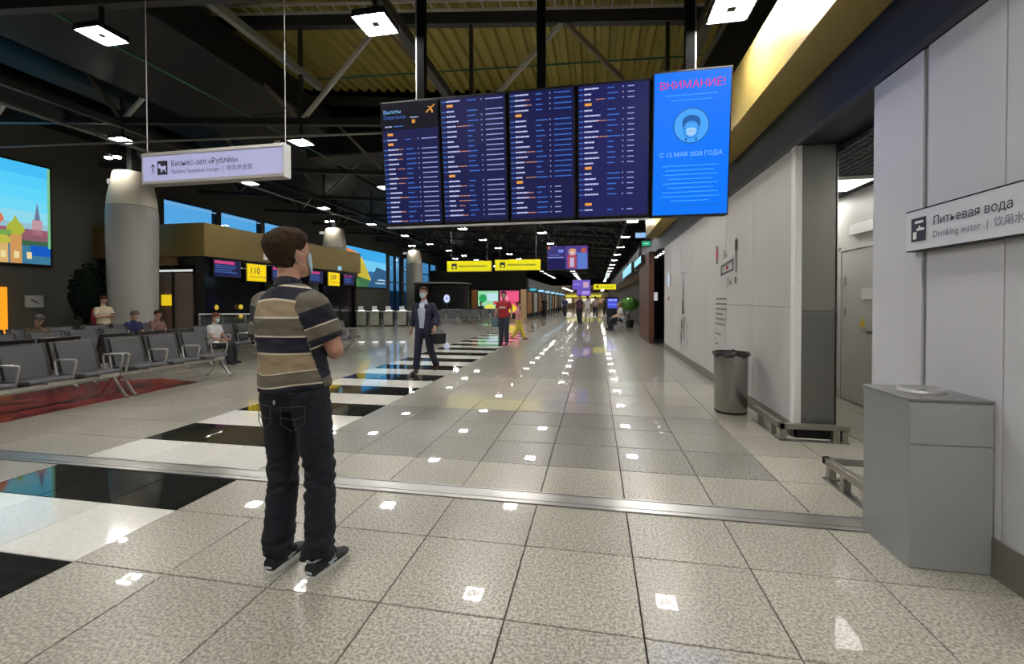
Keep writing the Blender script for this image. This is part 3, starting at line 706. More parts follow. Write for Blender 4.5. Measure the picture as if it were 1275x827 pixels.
# ================================================================ COLUMNS
COLM = mat('column_grey', (.35,.34,.31), .45, var=(1.2,.05)); COLU = mat('column_top', (.55,.51,.42), .45)
CL = [(-14.0,11.2,'nearest round grey column beside the big left screen'), (-14.0,21.9,'round grey column rising behind the golden gate fascia'), (-14.0,32.6,'round grey column beyond the second wall screen'), (-14.0,43.3,'farthest round grey column by the tall windows')]
for i, (x, y, lab) in enumerate(CL):
    c = thing('column', lab, 'column', (x,y,0), 0)
    MB().lathe([(0,0),(.60,0),(.60,.02),(.61,1.5),(.635,3.2),(.64,4.0),(.62,4.30)], 40).build('shaft', COLM, c, smooth=True)
    MB().lathe([(0,4.30),(.62,4.31),(.60,4.55),(.47,5.30),(.45,5.34),(.0,5.34)], 40).build('capital', COLU, c, smooth=True)
    MB().box(-.09,-.09,5.34,.09,.09,7.2).build('stub', BLACK, c)
    MB().bar((-.9,0,5.15),(-.45,0,5.15),.1,.14).build('bracket', GREYP, c)
    for k, dx in enumerate((-.16,.16)):
        t = thing('spotlight', 'round spotlight shining over the top of %s' % lab.replace('the ',''), 'spotlight', (x+dx+.1, y-.62, 5.62), 0, 'spotlights of %s' % lab)
        MB().lathe([(0,.03),(.10,.03),(.105,.12),(.05,.16),(0,.16)], 16).build('housing', BLACK, t, smooth=True)
        MB().lathe([(0,.0),(.085,.0),(.09,.03),(0,.03)], 16).build('lens', mat('spot_lens', (.8,.8,.8), .4, emit=(1,.95,.85), es=170), t, smooth=True)
        MB().bar((0,0,.16),(0,.35,.6),.02,.02).build('arm', BLACK, t)

# ================================================================ GATE PORTAL (left)
gp = thing('gate_portal', 'long golden fascia box over black glass gates at the left wall', 'gate portal', (-12.5, 17.1, 0))
ox, oy = -12.5, 17.1
def gbx(name, x0,y0,z0,x1,y1,z1,m,bevel=0,parent=gp): return MB().box(x0-ox,y0-oy,z0,x1-ox,y1-oy,z1).build(name, m, parent, bevel=bevel)
gbx('fascia', -17,12.25,2.9,-12.5,21.95,3.98, GOLDD, .005)
gbx('header', -16.95,12.35,2.62,-12.62,21.85,2.9, BLACKG)
gbx('corner_post', -12.95,12.35,0,-12.6,12.75,2.62, BLACKG)
for y_ in (15.0, 17.5, 18.75, 21.5): gbx('post', -12.85,y_,0,-12.6,y_+.18,2.62, BLACKG)
for a, b_ in ((12.75,15.0),(15.18,17.5),(18.93,21.5)):
    for k in range(2):
        w_ = (b_-a)/2; gbx('glass_leaf', -12.72,a+k*w_+.03,.05,-12.70,a+(k+1)*w_-.03,2.6, BLACKG)
gbx('back_panel', -15.4,12.5,0,-15.3,21.8,2.62, mat('portal_inner', (.10,.085,.075), .6))
gbx('brown_panel', -14.9,12.36,0,-13.1,12.42,2.35, mat('portal_brown', (.17,.125,.10), .6))
gbx('side_frame', -13.85,12.3,0,-13.80,12.36,2.62, BLACK)
for k in range(3):
    gbx('strip_lamp', -14.9,12.30+k*.0,2.40-k*.0,-13.05,12.34,2.47, glow((190,195,190), 1.2)) if k == 0 else gbx('strip_lamp', -14.6+k*.3,13.0+k*1.2,2.56,-12.9,13.06+k*1.2,2.6, glow((235,235,225), 3))
def gate_display(y0, y1, z0, z1, lab):
    t = thing('gate_display', lab, 'display', (-12.5, (y0+y1)/2, z0)); h = z1-z0; w = (y1-y0)/2
    MB().box(-.06,-w,0,.0,w,h).build('casing', BLACK, t, bevel=.004)
    sh = [(glow((22,28,70),1.0), rect(.02-w,.02,w-.02,h-.02)), (glow((230,80,140),1.0), rect(.04-w,h-.15,w*.5,h-.05))]
    picture('screen', sh, (.001,0,0), (0,1,0), (0,0,1), t, .001)
    sh = []; random.seed(int(y0*10))
    for r_ in range(4): words(sh, glow((70,110,190),1.0), .06-w, h-.22-r_*.075, w*1.2+random.uniform(0,w*.5), .03, .02)
    picture('rows', sh, (.004,0,0), (0,1,0), (0,0,1), t, .00002); return t
gate_display(12.6,13.75,2.24,2.84,'blue gate display with pink header at the near portal corner')
gate_display(15.3,16.3,2.24,2.82,'blue gate display with pink header hidden behind the man\'s head')
gate_display(17.6,18.6,2.22,2.80,'blue gate display with pink header left of the second yellow number')
gate_display(20.3,21.3,2.22,2.78,'blue gate display with pink header at the far portal end')
YG = glow((252,218,8), .95)
for y0, num, lab in ((13.95,'110','yellow gate number sign left of the standing man\'s head'), (18.9,'109','yellow gate number sign right of the standing man\'s masked face')):
    t = thing('gate_number_sign', lab, 'sign', (-12.42, y0+.47, 2.15))
    MB().box(-.05,-.47,0,.0,.47,.64).build('case', YEL, t, bevel=.004); MB().box(-.2,-.05,.5,-.05,.05,.6).build('bracket', BLACK, t)
    picture('face', [(YG, rect(-.455,.015,.455,.625))], (.001,0,0), (0,1,0), (0,0,1), t)
    text('number', num, (.003,-.36,.28), (0,1,0), (0,0,1), .24, INK, t, .002, bold=.01)
    text('lettering', 'Выход на посадку', (.003,-.36,.14), (0,1,0), (0,0,1), .07, INK, t, .002)
for y_, z_ in ((12.8,1.21),(13.85,1.21),(12.8,.86),(13.85,.86)):
    t = thing('door_sticker', 'round yellow sticker on the black gate glass', 'sticker', (-12.6, y_, z_), 0, 'round yellow stickers on the gate glass')
    MB().cyl((-.03,0,0),(0,0,0),.085,n=18).build('disc', glow((225,190,60), .8), t)
def small(name, lab, cat, O, w, h, m, nrm='x', t_=.03):
    t = thing(name, lab, cat, O)
    if nrm == 'x': MB().box(-t_,-w/2,0,0,w/2,h).build('case', m, t, bevel=.003)
    else: MB().box(-w/2,0,0,w/2,t_,h).build('case', m, t, bevel=.003)
    return t
small('poster', 'small yellow notice beside the nearest column', 'notice', (-14.05,12.28,1.28), .38, .36, glow((235,200,30),.9), 'y')
small('exit_sign', 'green lit notice inside the black gate', 'notice', (-12.58,15.6,1.75), .20,.30, glow((120,190,40),.8))
small('camera_box', 'small white device box on the golden fascia', 'device', (-12.44,14.9,3.0), .2,.2, WHITE)
small('exit_light', 'small lit exit plate under the golden fascia by the man\'s head', 'exit sign', (-12.44,16.6,2.93), .28,.2, glow((150,205,225),.9))
small('exit_light', 'small lit exit plate near the far end of the golden fascia', 'exit sign', (-12.44,19.9,2.93), .28,.2, glow((150,205,225),.9))
# glass crowd rail in front of the portal
cr = thing('crowd_barrier', 'low glass barrier with a pale top rail behind the seats', 'barrier', (-9.9, 10.65, 0), R(10.75))
MB().box(-1.0,-.02,1.04,1.6,.02,1.075).build('top_rail', GREYP, cr, bevel=.004)
for k in range(5): MB().box(-1.0+k*.64,-.02,0,-.97+k*.64,.02,1.04).build('post', STEELD, cr)
for k in range(4): MB().box(-.95+k*.64,-.006,.1,-.38+k*.64,.006,.98).build('glass_panel', mat('rail_glass', (.5,.55,.55), .05, trans=.9), cr)
# gate counters beyond the portal
CP = mat('counter_front', (.36,.37,.30), .4); CT = mat('counter_top', (.7,.7,.7), .35)
for k, (x, w_) in enumerate(((-12.9,.6),(-12.15,.5),(-11.4,.5),(-10.65,.5),(-9.85,.7))):
    lab = ['leftmost gate counter, partly behind the man', 'second gate counter from the left with a glowing top', 'middle gate counter of the row', 'fourth gate counter, a narrow pale one', 'rightmost gate counter left of the businessman'][k]
    t = thing('gate_counter', lab, 'counter', (x, 22.6+.15*k, 0), R(10))
    MB().box(-w_/2,0,.05,w_/2,.05,.80).build('front_panel', CP, t, bevel=.004); MB().box(-w_/2-.04,-.08,.80,w_/2+.04,.45,.86).build('worktop', CT, t, bevel=.008)
    MB().box(-w_/2+.03,.05,0,w_/2-.03,.42,.80).build('body', BLACK, t)
    MB().box(-.16,.1,.93,.12,.13,1.13).build('monitor', mat('monitor_grey', (.45,.45,.47), .5), t); MB().box(-.04,.1,.86,.0,.14,.95).build('monitor_stand', BLACK, t)
    ll = thing('counter_glow', 'glowing white slab on %s' % ('the ' + lab.split(',')[0].split(' of')[0].split(' with')[0]), 'glowing slab', (x+.05, 22.68+.15*k, .866))  # self-lit slab standing in for the glow of the white counter top
    MB().box(-.16,-.1,0,.16,.0,.035).build('diffuser', glow((255,255,250), 3), ll)

# ================================================================ WALL SCREENS
def wallscreen(y0, y1, z0, z1, lab, shapes):
    t = thing('video_wall', lab, 'screen', (-17.0, (y0+y1)/2, z0)); w = (y1-y0)/2
    MB().box(0,-w-.06,-.06,.10,w+.06,z1-z0+.06).build('casing', BLACK, t)
    for i, sh in enumerate(shapes): picture('image', sh, (.102+.006*i,-w,0), (0,1,0), (0,0,1), t, .001)
    return t
g = glow
sky = []; W1 = 5.0; H1 = 3.02
for i, c in enumerate(((70,190,245),(85,205,250),(95,212,250),(110,215,245),(140,215,235))): sky.append((g(c), rect(0,H1-(i+1)*.36,W1,H1-i*.36)))
sky.append((g((150,190,205)), rect(0,.9,W1,H1-1.8)))
sky.append((g((60,120,150)), rect(0,0,W1,.9)))
def dome(cx, cz, r, h, c1, c2): 
    return [(g(c2), rect(cx-r*.62, 0, cx+r*.62, cz)), (g(c1), [(cx-r*.6,cz),(cx-r,cz+h*.3),(cx-r*.8,cz+h*.55),(cx-r*.3,cz+h*.8),(cx,cz+h*1.15),(cx+r*.3,cz+h*.8),(cx+r*.8,cz+h*.55),(cx+r,cz+h*.3),(cx+r*.6,cz)])]
mid = [(g((150,90,110)), rect(0,.7,W1,1.05)), (g((60,100,70)), rect(3.0,.55,W1,.85)), (g((20,90,190)), rect(4.5,.25,W1,.6))]
mid += [(g((190,150,160)), rect(4.55,.9,4.8,1.35)), (g((110,120,150)), [(4.6,1.35),(4.75,1.35),(4.68,1.9)])]
dm = dome(4.15,.85,.22,.5,(170,180,60),(205,150,90)) + dome(3.85,.55,.2,.35,(190,185,70),(215,175,110)) + dome(3.6,1.1,.3,.55,(215,120,80),(200,140,90)) + dome(3.0,.9,.3,.6,(70,130,90),(205,140,80)) + dome(2.3,1.4,.35,.7,(190,90,60),(200,130,90)) + dome(1.4,.9,.3,.6,(90,150,190),(200,140,90))
st = [(g((235,215,160)), rect(3.2+.3*k,.15,3.32+.3*k,.35)) for k in range(5)] + [(g((120,165,80)), rect(3.4,.8,4.05,.95)), (g((120,190,140)), rect(4.93,.5,5.0,3.0))]
wallscreen(5.98, 10.98, 2.57, 5.59, 'large left wall screen showing onion domes under a bright blue sky', [sky, mid, dm, st])
W2 = 6.0; H2 = 2.82
s2 = [(g((60,170,235)), rect(0,2.0,W2,H2)), (g((110,200,240)), rect(0,1.2,W2,2.0)), (g((40,100,160)), rect(0,0,W2,1.2))]
m2 = [(g((60,110,70)), [(0,.0),(3.5,.0),(2.8,1.5),(1.5,2.2),(0,2.3)]), (g((215,190,60)), [(.6,.9),(3.6,.5),(2.2,2.2),(1.6,2.0)]), (g((225,130,80)), [(0,2.2),(1.2,2.0),(1.7,2.45),(0,2.7)])]
t2 = [(g((40,90,130)), [(3.0,0),(6,0),(6,1.4),(4.4,1.6)]), (g((200,225,240)), rect(4.6,.55,5.8,.66)), (g((200,225,240)), rect(4.2,.3,5.8,.4)), (g((70,130,70)), [(0,0),(2,0),(1.6,.6),(0,.9)])]
wallscreen(27.65, 33.65, 2.45, 5.27, 'second wall screen with yellow and green picture beyond the golden portal', [s2, m2, t2])
small('plane_sign', 'small white pictogram sign on the dark left wall', 'sign', (-16.96,10.6,1.24), .46,.37, mat('picto', (.48,.49,.47), .5))
picture('pictogram', [(INK, [(-.10,.22),(.0,.17),(.13,.09),(.10,.14),(.02,.20),(-.08,.26)])], (.002,0,0), (0,1,0), (0,0,1), bpy.data.objects['plane_sign'])
small('light_strip', 'glowing orange vertical light box at the left edge', 'light box', (-16.9,9.5,.35), .85,1.5, glow((245,150,30), 1.3))
# indoor bushy plant against left wall
GRN = mat('leaf_dark', (.005,.011,.006), .8, spec=.1)
def bush(name, lab, cat, loc, r, h, n, m, potm, leaf=.07, stem=.6, potr=.2):
    t = thing(name, lab, cat, loc); random.seed(int(loc[1]*7)); lf = MB()
    for k in range(n):
        a = random.uniform(0,2*pi); u_ = random.uniform(-1,1); rr = random.uniform(.75,1)
        d_ = Vector((cos(a)*math.sqrt(1-u_*u_), sin(a)*math.sqrt(1-u_*u_), u_)); c = Vector((d_.x*r*rr, d_.y*r*rr, stem+h/2+d_.z*h/2*rr))
        s1 = d_.cross(Vector((random.uniform(-1,1),random.uniform(-1,1),random.uniform(-1,1)))).normalized()*leaf; s2_ = d_.cross(s1).normalized()*leaf*.5 + d_*leaf*.4
        lf.add([c-s1, c+s2_, c+s1, c-s2_], [(0,1,2,3)])
    lf.ell((0,0,stem+h/2),(r*.85,r*.85,h*.42),14,8)
    o = lf.build('foliage', m, t); MB().cyl((0,0,.3),(0,0,stem+.15),.03).build('trunk', BROWN, t); MB().lathe([(0,0),(potr*.8,0),(potr,.4),(potr*.9,.4),(0,.36)],18).build('pot', potm, t, smooth=True)
bush('indoor_tree', 'dark leafy indoor tree left of the nearest column', 'tree', (-14.9,10.6,0), .45, 1.9, 500, GRN, BLACK, .08, .7)

# ================================================================ HANGING SIGNS AND SCREENS OVER THE HALL
YF = glow((238,230,20), .95)
def ysign(x0, x1, z0, z1, y, lab, ic=True):
    t = thing('hanging_sign', lab, 'sign', ((x0+x1)/2, y, z0), R(3)); w = (x1-x0)/2; h = z1-z0
    MB().box(-w,-.08,0,w,.08,h).build('case', YEL, t, bevel=.01)
    picture('face', [(YF, rect(-w+.02,.02,w-.02,h-.02))], (0,-.081,0), (1,0,0), (0,0,1), t)
    if ic:
        picture('icon', [(INK, rect(-w*.78,h*.25,-w*.78+h*.5,h*.75))], (0,-.084,0), (1,0,0), (0,0,1), t)
        picture('icon_mark', [(YF, rect(-w*.78+.05,h*.32,-w*.78+h*.5-.05,h*.5))], (0,-.087,0), (1,0,0), (0,0,1), t)
    sh = []; words(sh, mat('ink_faint', (.25,.22,.02), .5), -w*.45, h*.42, w*1.25, h*.16, .02); picture('faint_text', sh, (0,-.084,0), (1,0,0), (0,0,1), t, .00002)
    for sx in (-w*.8, w*.8): MB().box(sx-.015,-.015,h,sx+.015,.015,7.0-z0).build('suspension_rod', GREYD, t)
ysign(-6.17,-4.27,2.63,3.08,17.9,'left one of the two hanging yellow direction signs over the walkway')
ysign(-4.10,-2.21,2.65,3.10,17.9,'right one of the two hanging yellow direction signs over the walkway')
ysign(-.18,1.53,2.25,2.66,35,'distant hanging yellow sign below the small screens')
def hscreen(x0, x1, z0, z1, y, lab, shapes):
    t = thing('hanging_screen', lab, 'screen', ((x0+x1)/2, y, z0)); w = x1-x0; h = z1-z0
    MB().box(-w/2-.03,-.10,-.03,w/2+.03,.08,h+.03).build('casing', BLACK, t)
    for i, sh in enumerate(shapes): picture('image', [(m, [(px_*w, pz*h) for px_, pz in p]) for m, p in sh], (-w/2,-.101-.006*i,0), (1,0,0), (0,0,1), t, .001)
    for sx in (-w*.35, w*.35): MB().box(sx-.02,-.02,h,sx+.02,.02,7.0-z0).build('suspension_rod', GREYD, t)
img = [[(g((45,40,110)), rect(0,0,.45,1)), (g((80,60,140)), rect(.45,0,1,1)), (g((30,30,60)), rect(0,0,.45,.45))],
       [(g((190,150,170)), circ(.62,.72,.1,14,.14)), (g((170,70,90)), rect(.5,.05,.72,.6)), (g((90,120,200)), rect(.74,.02,.98,.7)), (g((180,90,80)), circ(.9,.8,.07,12,.12)), (g((150,170,230)), rect(.02,.50,.4,.53)), (g((90,110,190)), rect(.05,.6,.3,.63)), (g((230,120,50)), circ(.04,.93,.03,8,.05)), (g((110,130,220)), rect(.27,.72,.4,.85))],
       [(g((225,190,170)), circ(.62,.70,.05,12,.09)), (g((215,160,90)), circ(.62,.83,.09,12,.05)), (g((190,180,210)), rect(.56,.1,.66,.5))]]
hscreen(-2.36,-.38,2.95,4.1,22,'hanging screen showing two people below the departure board', img)
hscreen(-1.79,-.42,2.25,3.0,35,'smaller distant hanging screen under the first one', [[(g((110,90,190)), rect(0,0,1,1)), (g((70,60,140)), rect(0,0,.5,.5))], [(g((200,160,190)), rect(.6,.2,.9,.8)), (g((150,150,230)), rect(.05,.5,.4,.6))]])
hscreen(-2.0,-.55,1.9,2.75,48,'farthest hanging screen with a violet picture', [[(g((120,90,200)), rect(0,0,1,1))], [(g((180,150,220)), rect(.4,.2,.9,.6))]])
# signs on the right over the shops
def rsign(y, x0, x1, z0, z1, c, lab, words_=True):
    t = thing('hanging_sign', lab, 'sign', ((x0+x1)/2, y, z0)); w = (x1-x0)/2; h = z1-z0
    MB().box(-w,-.06,0,w,.06,h).build('case', BLACK, t, bevel=.01); picture('face', [(g(c,1.1), rect(-w+.02,.02,w-.02,h-.02))], (0,-.061,0), (1,0,0), (0,0,1), t)
    picture('mark', [(WHITE, rect(-w*.5,h*.4,w*.5,h*.55))], (0,-.064,0), (1,0,0), (0,0,1), t)
    MB().box(-.015,-.015,h,.015,.015,max(h+.05, 3.46-z0)).build('rod', BLACK, t)
rsign(15.19,1.27,1.63,3.46,3.66,(140,190,240),'pale blue small lit sign under the golden beam end')
rsign(14.6,1.42,1.72,3.12,3.30,(20,165,120),'green emergency exit sign above the brown wall')
def sidesign(y0, y1, z0, z1, c, lab):
    t = thing('shop_sign', lab, 'sign', (1.62, (y0+y1)/2, z0)); w = (y1-y0)/2; h = z1-z0
    MB().box(-.05,-w,0,.08,w,h).build('case', BLACK, t, bevel=.01); picture('face', [(g(c,1.1), rect(-w+.03,.03,w-.03,h-.03))], (-.052,0,0), (0,-1,0), (0,0,1), t)
    sh = []; words(sh, WHITE, -w*.8, h*.45, w*1.6, h*.12, .05); picture('lettering_bar', sh, (-.055,0,0), (0,-1,0), (0,0,1), t, .00002)
    MB().box(.0,-.02,h,.04,.02,h+.5).build('rod', BLACK, t)
sidesign(16.2,19.0,2.72,3.02,(140,225,235),'cyan lit shop sign above the brown wall')
sidesign(20.5,27.0,2.65,3.15,(125,205,225),'larger cyan lit shop sign further along the right side')
# black fascia for the right shops
struct(MB().box(1.7,18.3,2.6,1.8,60,3.47).build('trim_6', BLACK)); struct(MB().box(1.8,18.3,2.55,2.4,60,2.62).build('trim_7', mat('tan_soffit', (.40,.30,.17), .6)))
# totem display and green topiary with a seat
tt = thing('totem_display', 'black totem with a blue and white screen on the right of the hall', 'display', (.95,26.5,0))
MB().box(-.32,-.12,0,.32,.12,1.62).build('body', BLACK, tt, bevel=.01); picture('screen', [(g((70,85,215)), rect(-.28,.95,.28,1.52)), (g((200,210,250)), rect(-.24,1.38,.24,1.46)), (g((130,140,235)), rect(-.24,1.12,.24,1.2))], (0,-.121,0), (1,0,0), (0,0,1), tt)
bush('topiary', 'round bright green potted bush by the right shops', 'plant', (1.72,23.6,0), .5, .75, 700, mat('leaf_green', (.10,.28,.03), .6), BLACK, .05, .85, .22)
# ================================================================ LEFT SHOP BLOCK IN THE DISTANCE
sb_ = thing('shop_block', 'black shop block with lit poster front and shop windows along the left of the corridor', 'shop', (-7.3, 34, 0)); ox, oy = -7.3, 34
def sbx(name, x0,y0,z0,x1,y1,z1,m,bevel=0): return MB().box(x0-ox,y0-oy,z0,x1-ox,y1-oy,z1).build(name, m, sb_, bevel=bevel)
sbx('fascia', -13.2,34,2.28,-5.35,34.4,3.85, mat('fascia_black', (.005,.005,.004), .8, spec=.1)); sbx('wall', -13.2,34.4,0,-5.5,80,2.28, BLACK); sbx('roof', -13.2,34.4,2.28,-5.4,80,3.2, BLACK)
sbx('side_fascia', -5.4,34.4,2.45,-5.2,80,3.15, mat('fascia_grey', (.06,.06,.06), .6))
WD = mat('orange_wood', (.32,.13,.03), .5)
sbx('wood_post', -9.7,33.9,0,-9.25,34,2.28, WD); sbx('wood_post', -5.75,33.9,0,-5.3,34,2.28, mat('tan_wood', (.42,.27,.14), .5)); sbx('plinth', -9.25,33.9,0,-5.75,34,.35, BLACK)
lit = [((235,150,60),2.2),((255,240,215),1.2),((190,110,40),1.6),((60,120,160),1.0),((240,225,190),1.3),((150,190,220),1.1)]
y_ = 35.0; k = 0
while y_ < 78:
    c, e_ = lit[k % 6]; sbx('shop_window', -5.42,y_,.35,-5.38,y_+2.6,2.1, g(tuple(int(v*.45) for v in c), 1.0) if k != 0 else WD)
    sbx('pillar', -5.45,y_+2.6,0,-5.3,y_+3.4,2.45, GREYD); y_ += 3.4; k += 1
for k in range(7):
    t = thing('shop_sign', 'blue-white lit shop sign hanging along the left corridor side', 'sign', (-5.0,35.5+5.5*k,2.16), 0, 'lit shop signs along the left corridor side')
    MB().box(-.35,-.05,0,.35,.05,.27).build('case', BLACK, t); picture('face', [(g((150,200,225) if k else (70,160,170),1.2), circ(0,.135,.33,16,.12))], (0,-.052,0), (1,0,0), (0,0,1), t)
def poster(x0, x1, c1, c2, c3, c4, lab):
    t = thing('light_poster', lab, 'poster', ((x0+x1)/2, 33.92, .4)); w = x1-x0
    MB().box(-w/2,-.06,0,w/2,.04,1.82).build('case', BLACK, t)
    picture('image', [(g(c1), rect(-w/2+.03,.03,w/2-.03,1.78))], (0,-.061,0), (1,0,0), (0,0,1), t)
    picture('image', [(g(c2), circ(-w*.25,1.2,.32,18)), (g(c3), rect(-.1,1.0,w/2-.1,1.6)), (g(c4), circ(.12,.4,.42,18,.32)), (g((200,70,80)), rect(w*.25,.7,w*.45,.95))], (0,-.066,0), (1,0,0), (0,0,1), t)
poster(-9.2,-7.5,(150,215,170),(40,160,90),(190,225,235),(225,225,90),'green and white lit advertising poster on the shop block front')
poster(-7.42,-5.85,(225,80,130),(235,140,165),(235,90,130),(235,215,40),'pink and yellow lit advertising poster behind the man in the red shirt')
# round black booth with a pale ring on top
kb = thing('round_booth', 'round black booth with a pale ring on its roof left of the posters', 'booth', (-11.2,31.2,0))
MB().lathe([(0,0),(2.0,0),(2.0,2.5),(0,2.5)], 36).build('drum', mat('booth_black', (.005,.005,.005), .6, spec=.2), kb, smooth=True); MB().lathe([(1.75,2.62),(2.15,2.6),(2.15,2.72),(1.75,2.74)],36).build('roof_ring', mat('ring_grey', (.14,.14,.11), .5), kb, smooth=True)
sd = thing('service_desk', 'small white desk with a lit monitor in front of the black booth', 'desk', (-9.3,27.8,0), R(10))
MB().box(-.65,-.25,.0,.65,.25,.85).build('counter', mat('desk_white', (.45,.45,.45), .5), sd, bevel=.01); MB().box(-.55,-.1,1.25,-.1,.0,1.85).build('monitor', BLACK, sd); picture('monitor_screen', [(g((205,215,250)), circ(-.33,1.55,.20,16,.27)), (g((90,110,190)), rect(-.38,1.5,-.25,1.62))], (0,-.102,0), (1,0,0), (0,0,1), sd); MB().box(-.36,-.08,.85,-.3,-.02,1.25).build('monitor_stand', BLACK, sd)
# far end of the hall: bright concourse
fe = thing('far_concourse', 'bright shopfront across the far end of the hall', 'shopfront', (-2,84,0))
MB().box(-6,0,0,4.3,.3,2.9).build('wall', mat('far_tan', (.35,.30,.2), .6), fe); MB().box(-4.6,-.25,2.0,3.0,-.05,2.45).build('yellow_band', g((225,215,70),.9), fe)
for k in range(6): MB().box(-5+k*1.5,-.1,.9,-4+k*1.5,-.02,1.8).build('lit_window', g(((225,215,180),(240,235,215),(150,120,90))[k%3],1.0), fe)
struct(MB().box(-6,60,3.2,2.4,95,3.4).build('ceiling', mat('far_ceiling', (.25,.22,.15), .7)))
for k in range(7):
    for x in (-4.4,-1.2,1.1):
        t = thing('ceiling_light', 'small bright lamp in the low ceiling at the far end', 'ceiling light', (x,62+3.5*k,3.1), 0, 'lamps of the low far ceiling'); MB().box(-.2,-.2,0,.2,.2,.06).build('diffuser', g((255,245,225), 12), t)

# ================================================================ BEAM SEATING
SEATF = mat('seat_grey', (.062,.062,.07), .5, bump=(300,.1,.0005)); SHELL = mat('seat_black', (.012,.012,.013), .35); ALU = mat('seat_alu', (.62,.60,.57), .28, .85)
def bench(n=3, grey=True):
    t = thing('airport_bench', 'bench', 'bench', (0,0,0)); Lh = n*.6/2
    MB().box(-.05,-Lh-.04,.30,.05,Lh+.04,.355).build('beam', ALU, t, bevel=.006)
    for i in range(n):
        y = -Lh+.3+i*.6; w = .25
        sc = MB(); sc.rings([[(-.24,y-w,.395),(-.24,y+w,.395),(-.24,y+w,.43),(-.24,y-w,.43)],[(0,y-w,.385),(0,y+w,.385),(0,y+w,.425),(0,y-w,.425)],[(.2,y-w,.40),(.2,y+w,.40),(.2,y+w,.44),(.2,y-w,.44)],[(.24,y-w*.95,.385),(.24,y+w*.95,.385),(.24,y+w*.95,.42),(.24,y-w*.95,.42)]])
        sc.build('seat', SEATF, t, bevel=.01)
        bk = MB(); pr = [(-.20,.38),(-.235,.50),(-.28,.66),(-.335,.84)]
        wc = .222; bk.rings([[(x+.028,y-wc,z),(x+.028,y+wc,z),(x+.004,y+wc,z-.002),(x+.004,y-wc,z-.002)] for x, z in pr]); bk.build('back_cushion', SEATF if grey else SHELL, t, bevel=.008)
        bs_ = MB(); bs_.rings([[(x+.002,y-.285,z),(x+.002,y+.285,z),(x-.035,y+.275,z-.004),(x-.035,y-.275,z-.004)] for x, z in [(-.17,.34)]+pr[:-1]+[(-.342,.862)]]); bs_.build('back_shell', SHELL, t, bevel=.008)
        MB().box(-.2,y-.04,.355,.2,y+.04,.385).build('seat_bracket', ALU, t)
    for i in range(n+1):
        y = -Lh+i*.6
        MB().tube([(-.16,y,.36),(-.19,y,.50),(-.205,y,.60),(-.19,y,.625),(.14,y,.635),(.165,y,.62),(.15,y,.55),(.09,y,.36)], .014, 8).build('armrest', ALU, t, smooth=True)
    for y in (-Lh+.02, Lh-.02):
        lg = MB(); lg.tube([(0,y,.33),(.05,y,.24),(.20,y,.05),(.26,y,.018)], .022, 8); lg.tube([(0,y,.33),(-.05,y,.24),(-.20,y,.05),(-.26,y,.018)], .022, 8); lg.build('leg', ALU, t, smooth=True)
        MB().cyl((.26,y,0),(.26,y,.02),.033).build('foot_pad', STEELD, t); MB().cyl((-.26,y,0),(-.26,y,.02),.033).build('foot_pad', STEELD, t)
    return t
b0 = bench(); b0.location = (-7.05,6.33,0); b0['label'] = 'grey three-seat airport bench at the right end of the front row on the red carpet'
def B(x, y, rz, lab, src=b0, group=None): return dup(src, (x,y,0), R(rz), lab, group)
B(-7.05,4.44,0,'grey three-seat airport bench in the front row left of the carpet\'s middle')
B(-7.05,2.55,0,'grey three-seat airport bench cut by the left edge of the photo, front row')
B(-8.65,4.9,180,'black-backed bench directly behind the left front bench, facing away')
B(-8.65,6.95,180,'black-backed bench directly behind the right front bench, facing away')
B(-9.75,5.15,0,'grey bench of the third row, its pale top edge showing at the left')
B(-9.75,7.04,0,'grey bench of the third row, nearer the middle')
B(-8.55,9.2,0,'bench with silver arm loops just left of the standing man')
B(-11.3,9.0,0,'dark bench of the fourth row before the nearest column')
B(-11.3,7.08,0,'dark bench of the fourth row at the far left')
B(-6.85,10.75,0,'bench whose silver end leg shows right of the standing man\'s arm')
B(-8.9,12.3,0,'bench partly hidden behind the standing man')
for k, (x, y) in enumerate(((-8.9,24.6),(-7.0,25.0),(-8.7,26.6),(-6.8,27.0),(-10.8,24.2),(-8.6,28.8),(-6.7,29.3))):
    B(x, y, -80, 'distant dark bench between the businessman and the posters', group='distant benches before the black booth')
B(1.15,21.5,180,'bench beside the right shops with seated travellers')

for o in COL.objects:
    if o.parent is not None and o.name.split('.')[0] in ('flight_rows','small_print','rows','faint_text','print_text','rungs','foliage','lettering_bar'): o['kind'] = 'stuff'
# ================================================================ PEOPLE
HEADP = [(-.118,.016,.072,.03),(-.108,.036,.086,.0),(-.085,.052,.090,-.03),(-.058,.061,.090,-.055),(-.03,.066,.090,-.075),(0,.0705,.088,-.090),
         (.03,.0745,.094,-.098),(.06,.074,.090,-.099),(.085,.066,.076,-.088),(.105,.050,.054,-.066),(.118,.026,.028,-.038),(.122,.006,.008,-.016)]
def headprof(z):
    P = HEADP
    if z <= P[0][0]: return P[0][1:]
    for a, b_ in zip(P[:-1], P[1:]):
        if z <= b_[0]:
            t = (z-a[0])/(b_[0]-a[0]); return tuple(a[i]+(b_[i]-a[i])*t for i in (1,2,3))
    return P[-1][1:]
def headpt(z, th, off=0.0):
    w, f, bk = headprof(z); yc = (f+bk)/2; ry = (f-bk)/2
    c, s_ = cos(th), sin(th); c = math.copysign(abs(c)**.9, c); s_ = math.copysign(abs(s_)**.9, s_)
    return Vector(((w+off)*c, yc+(ry+off)*s_, z))
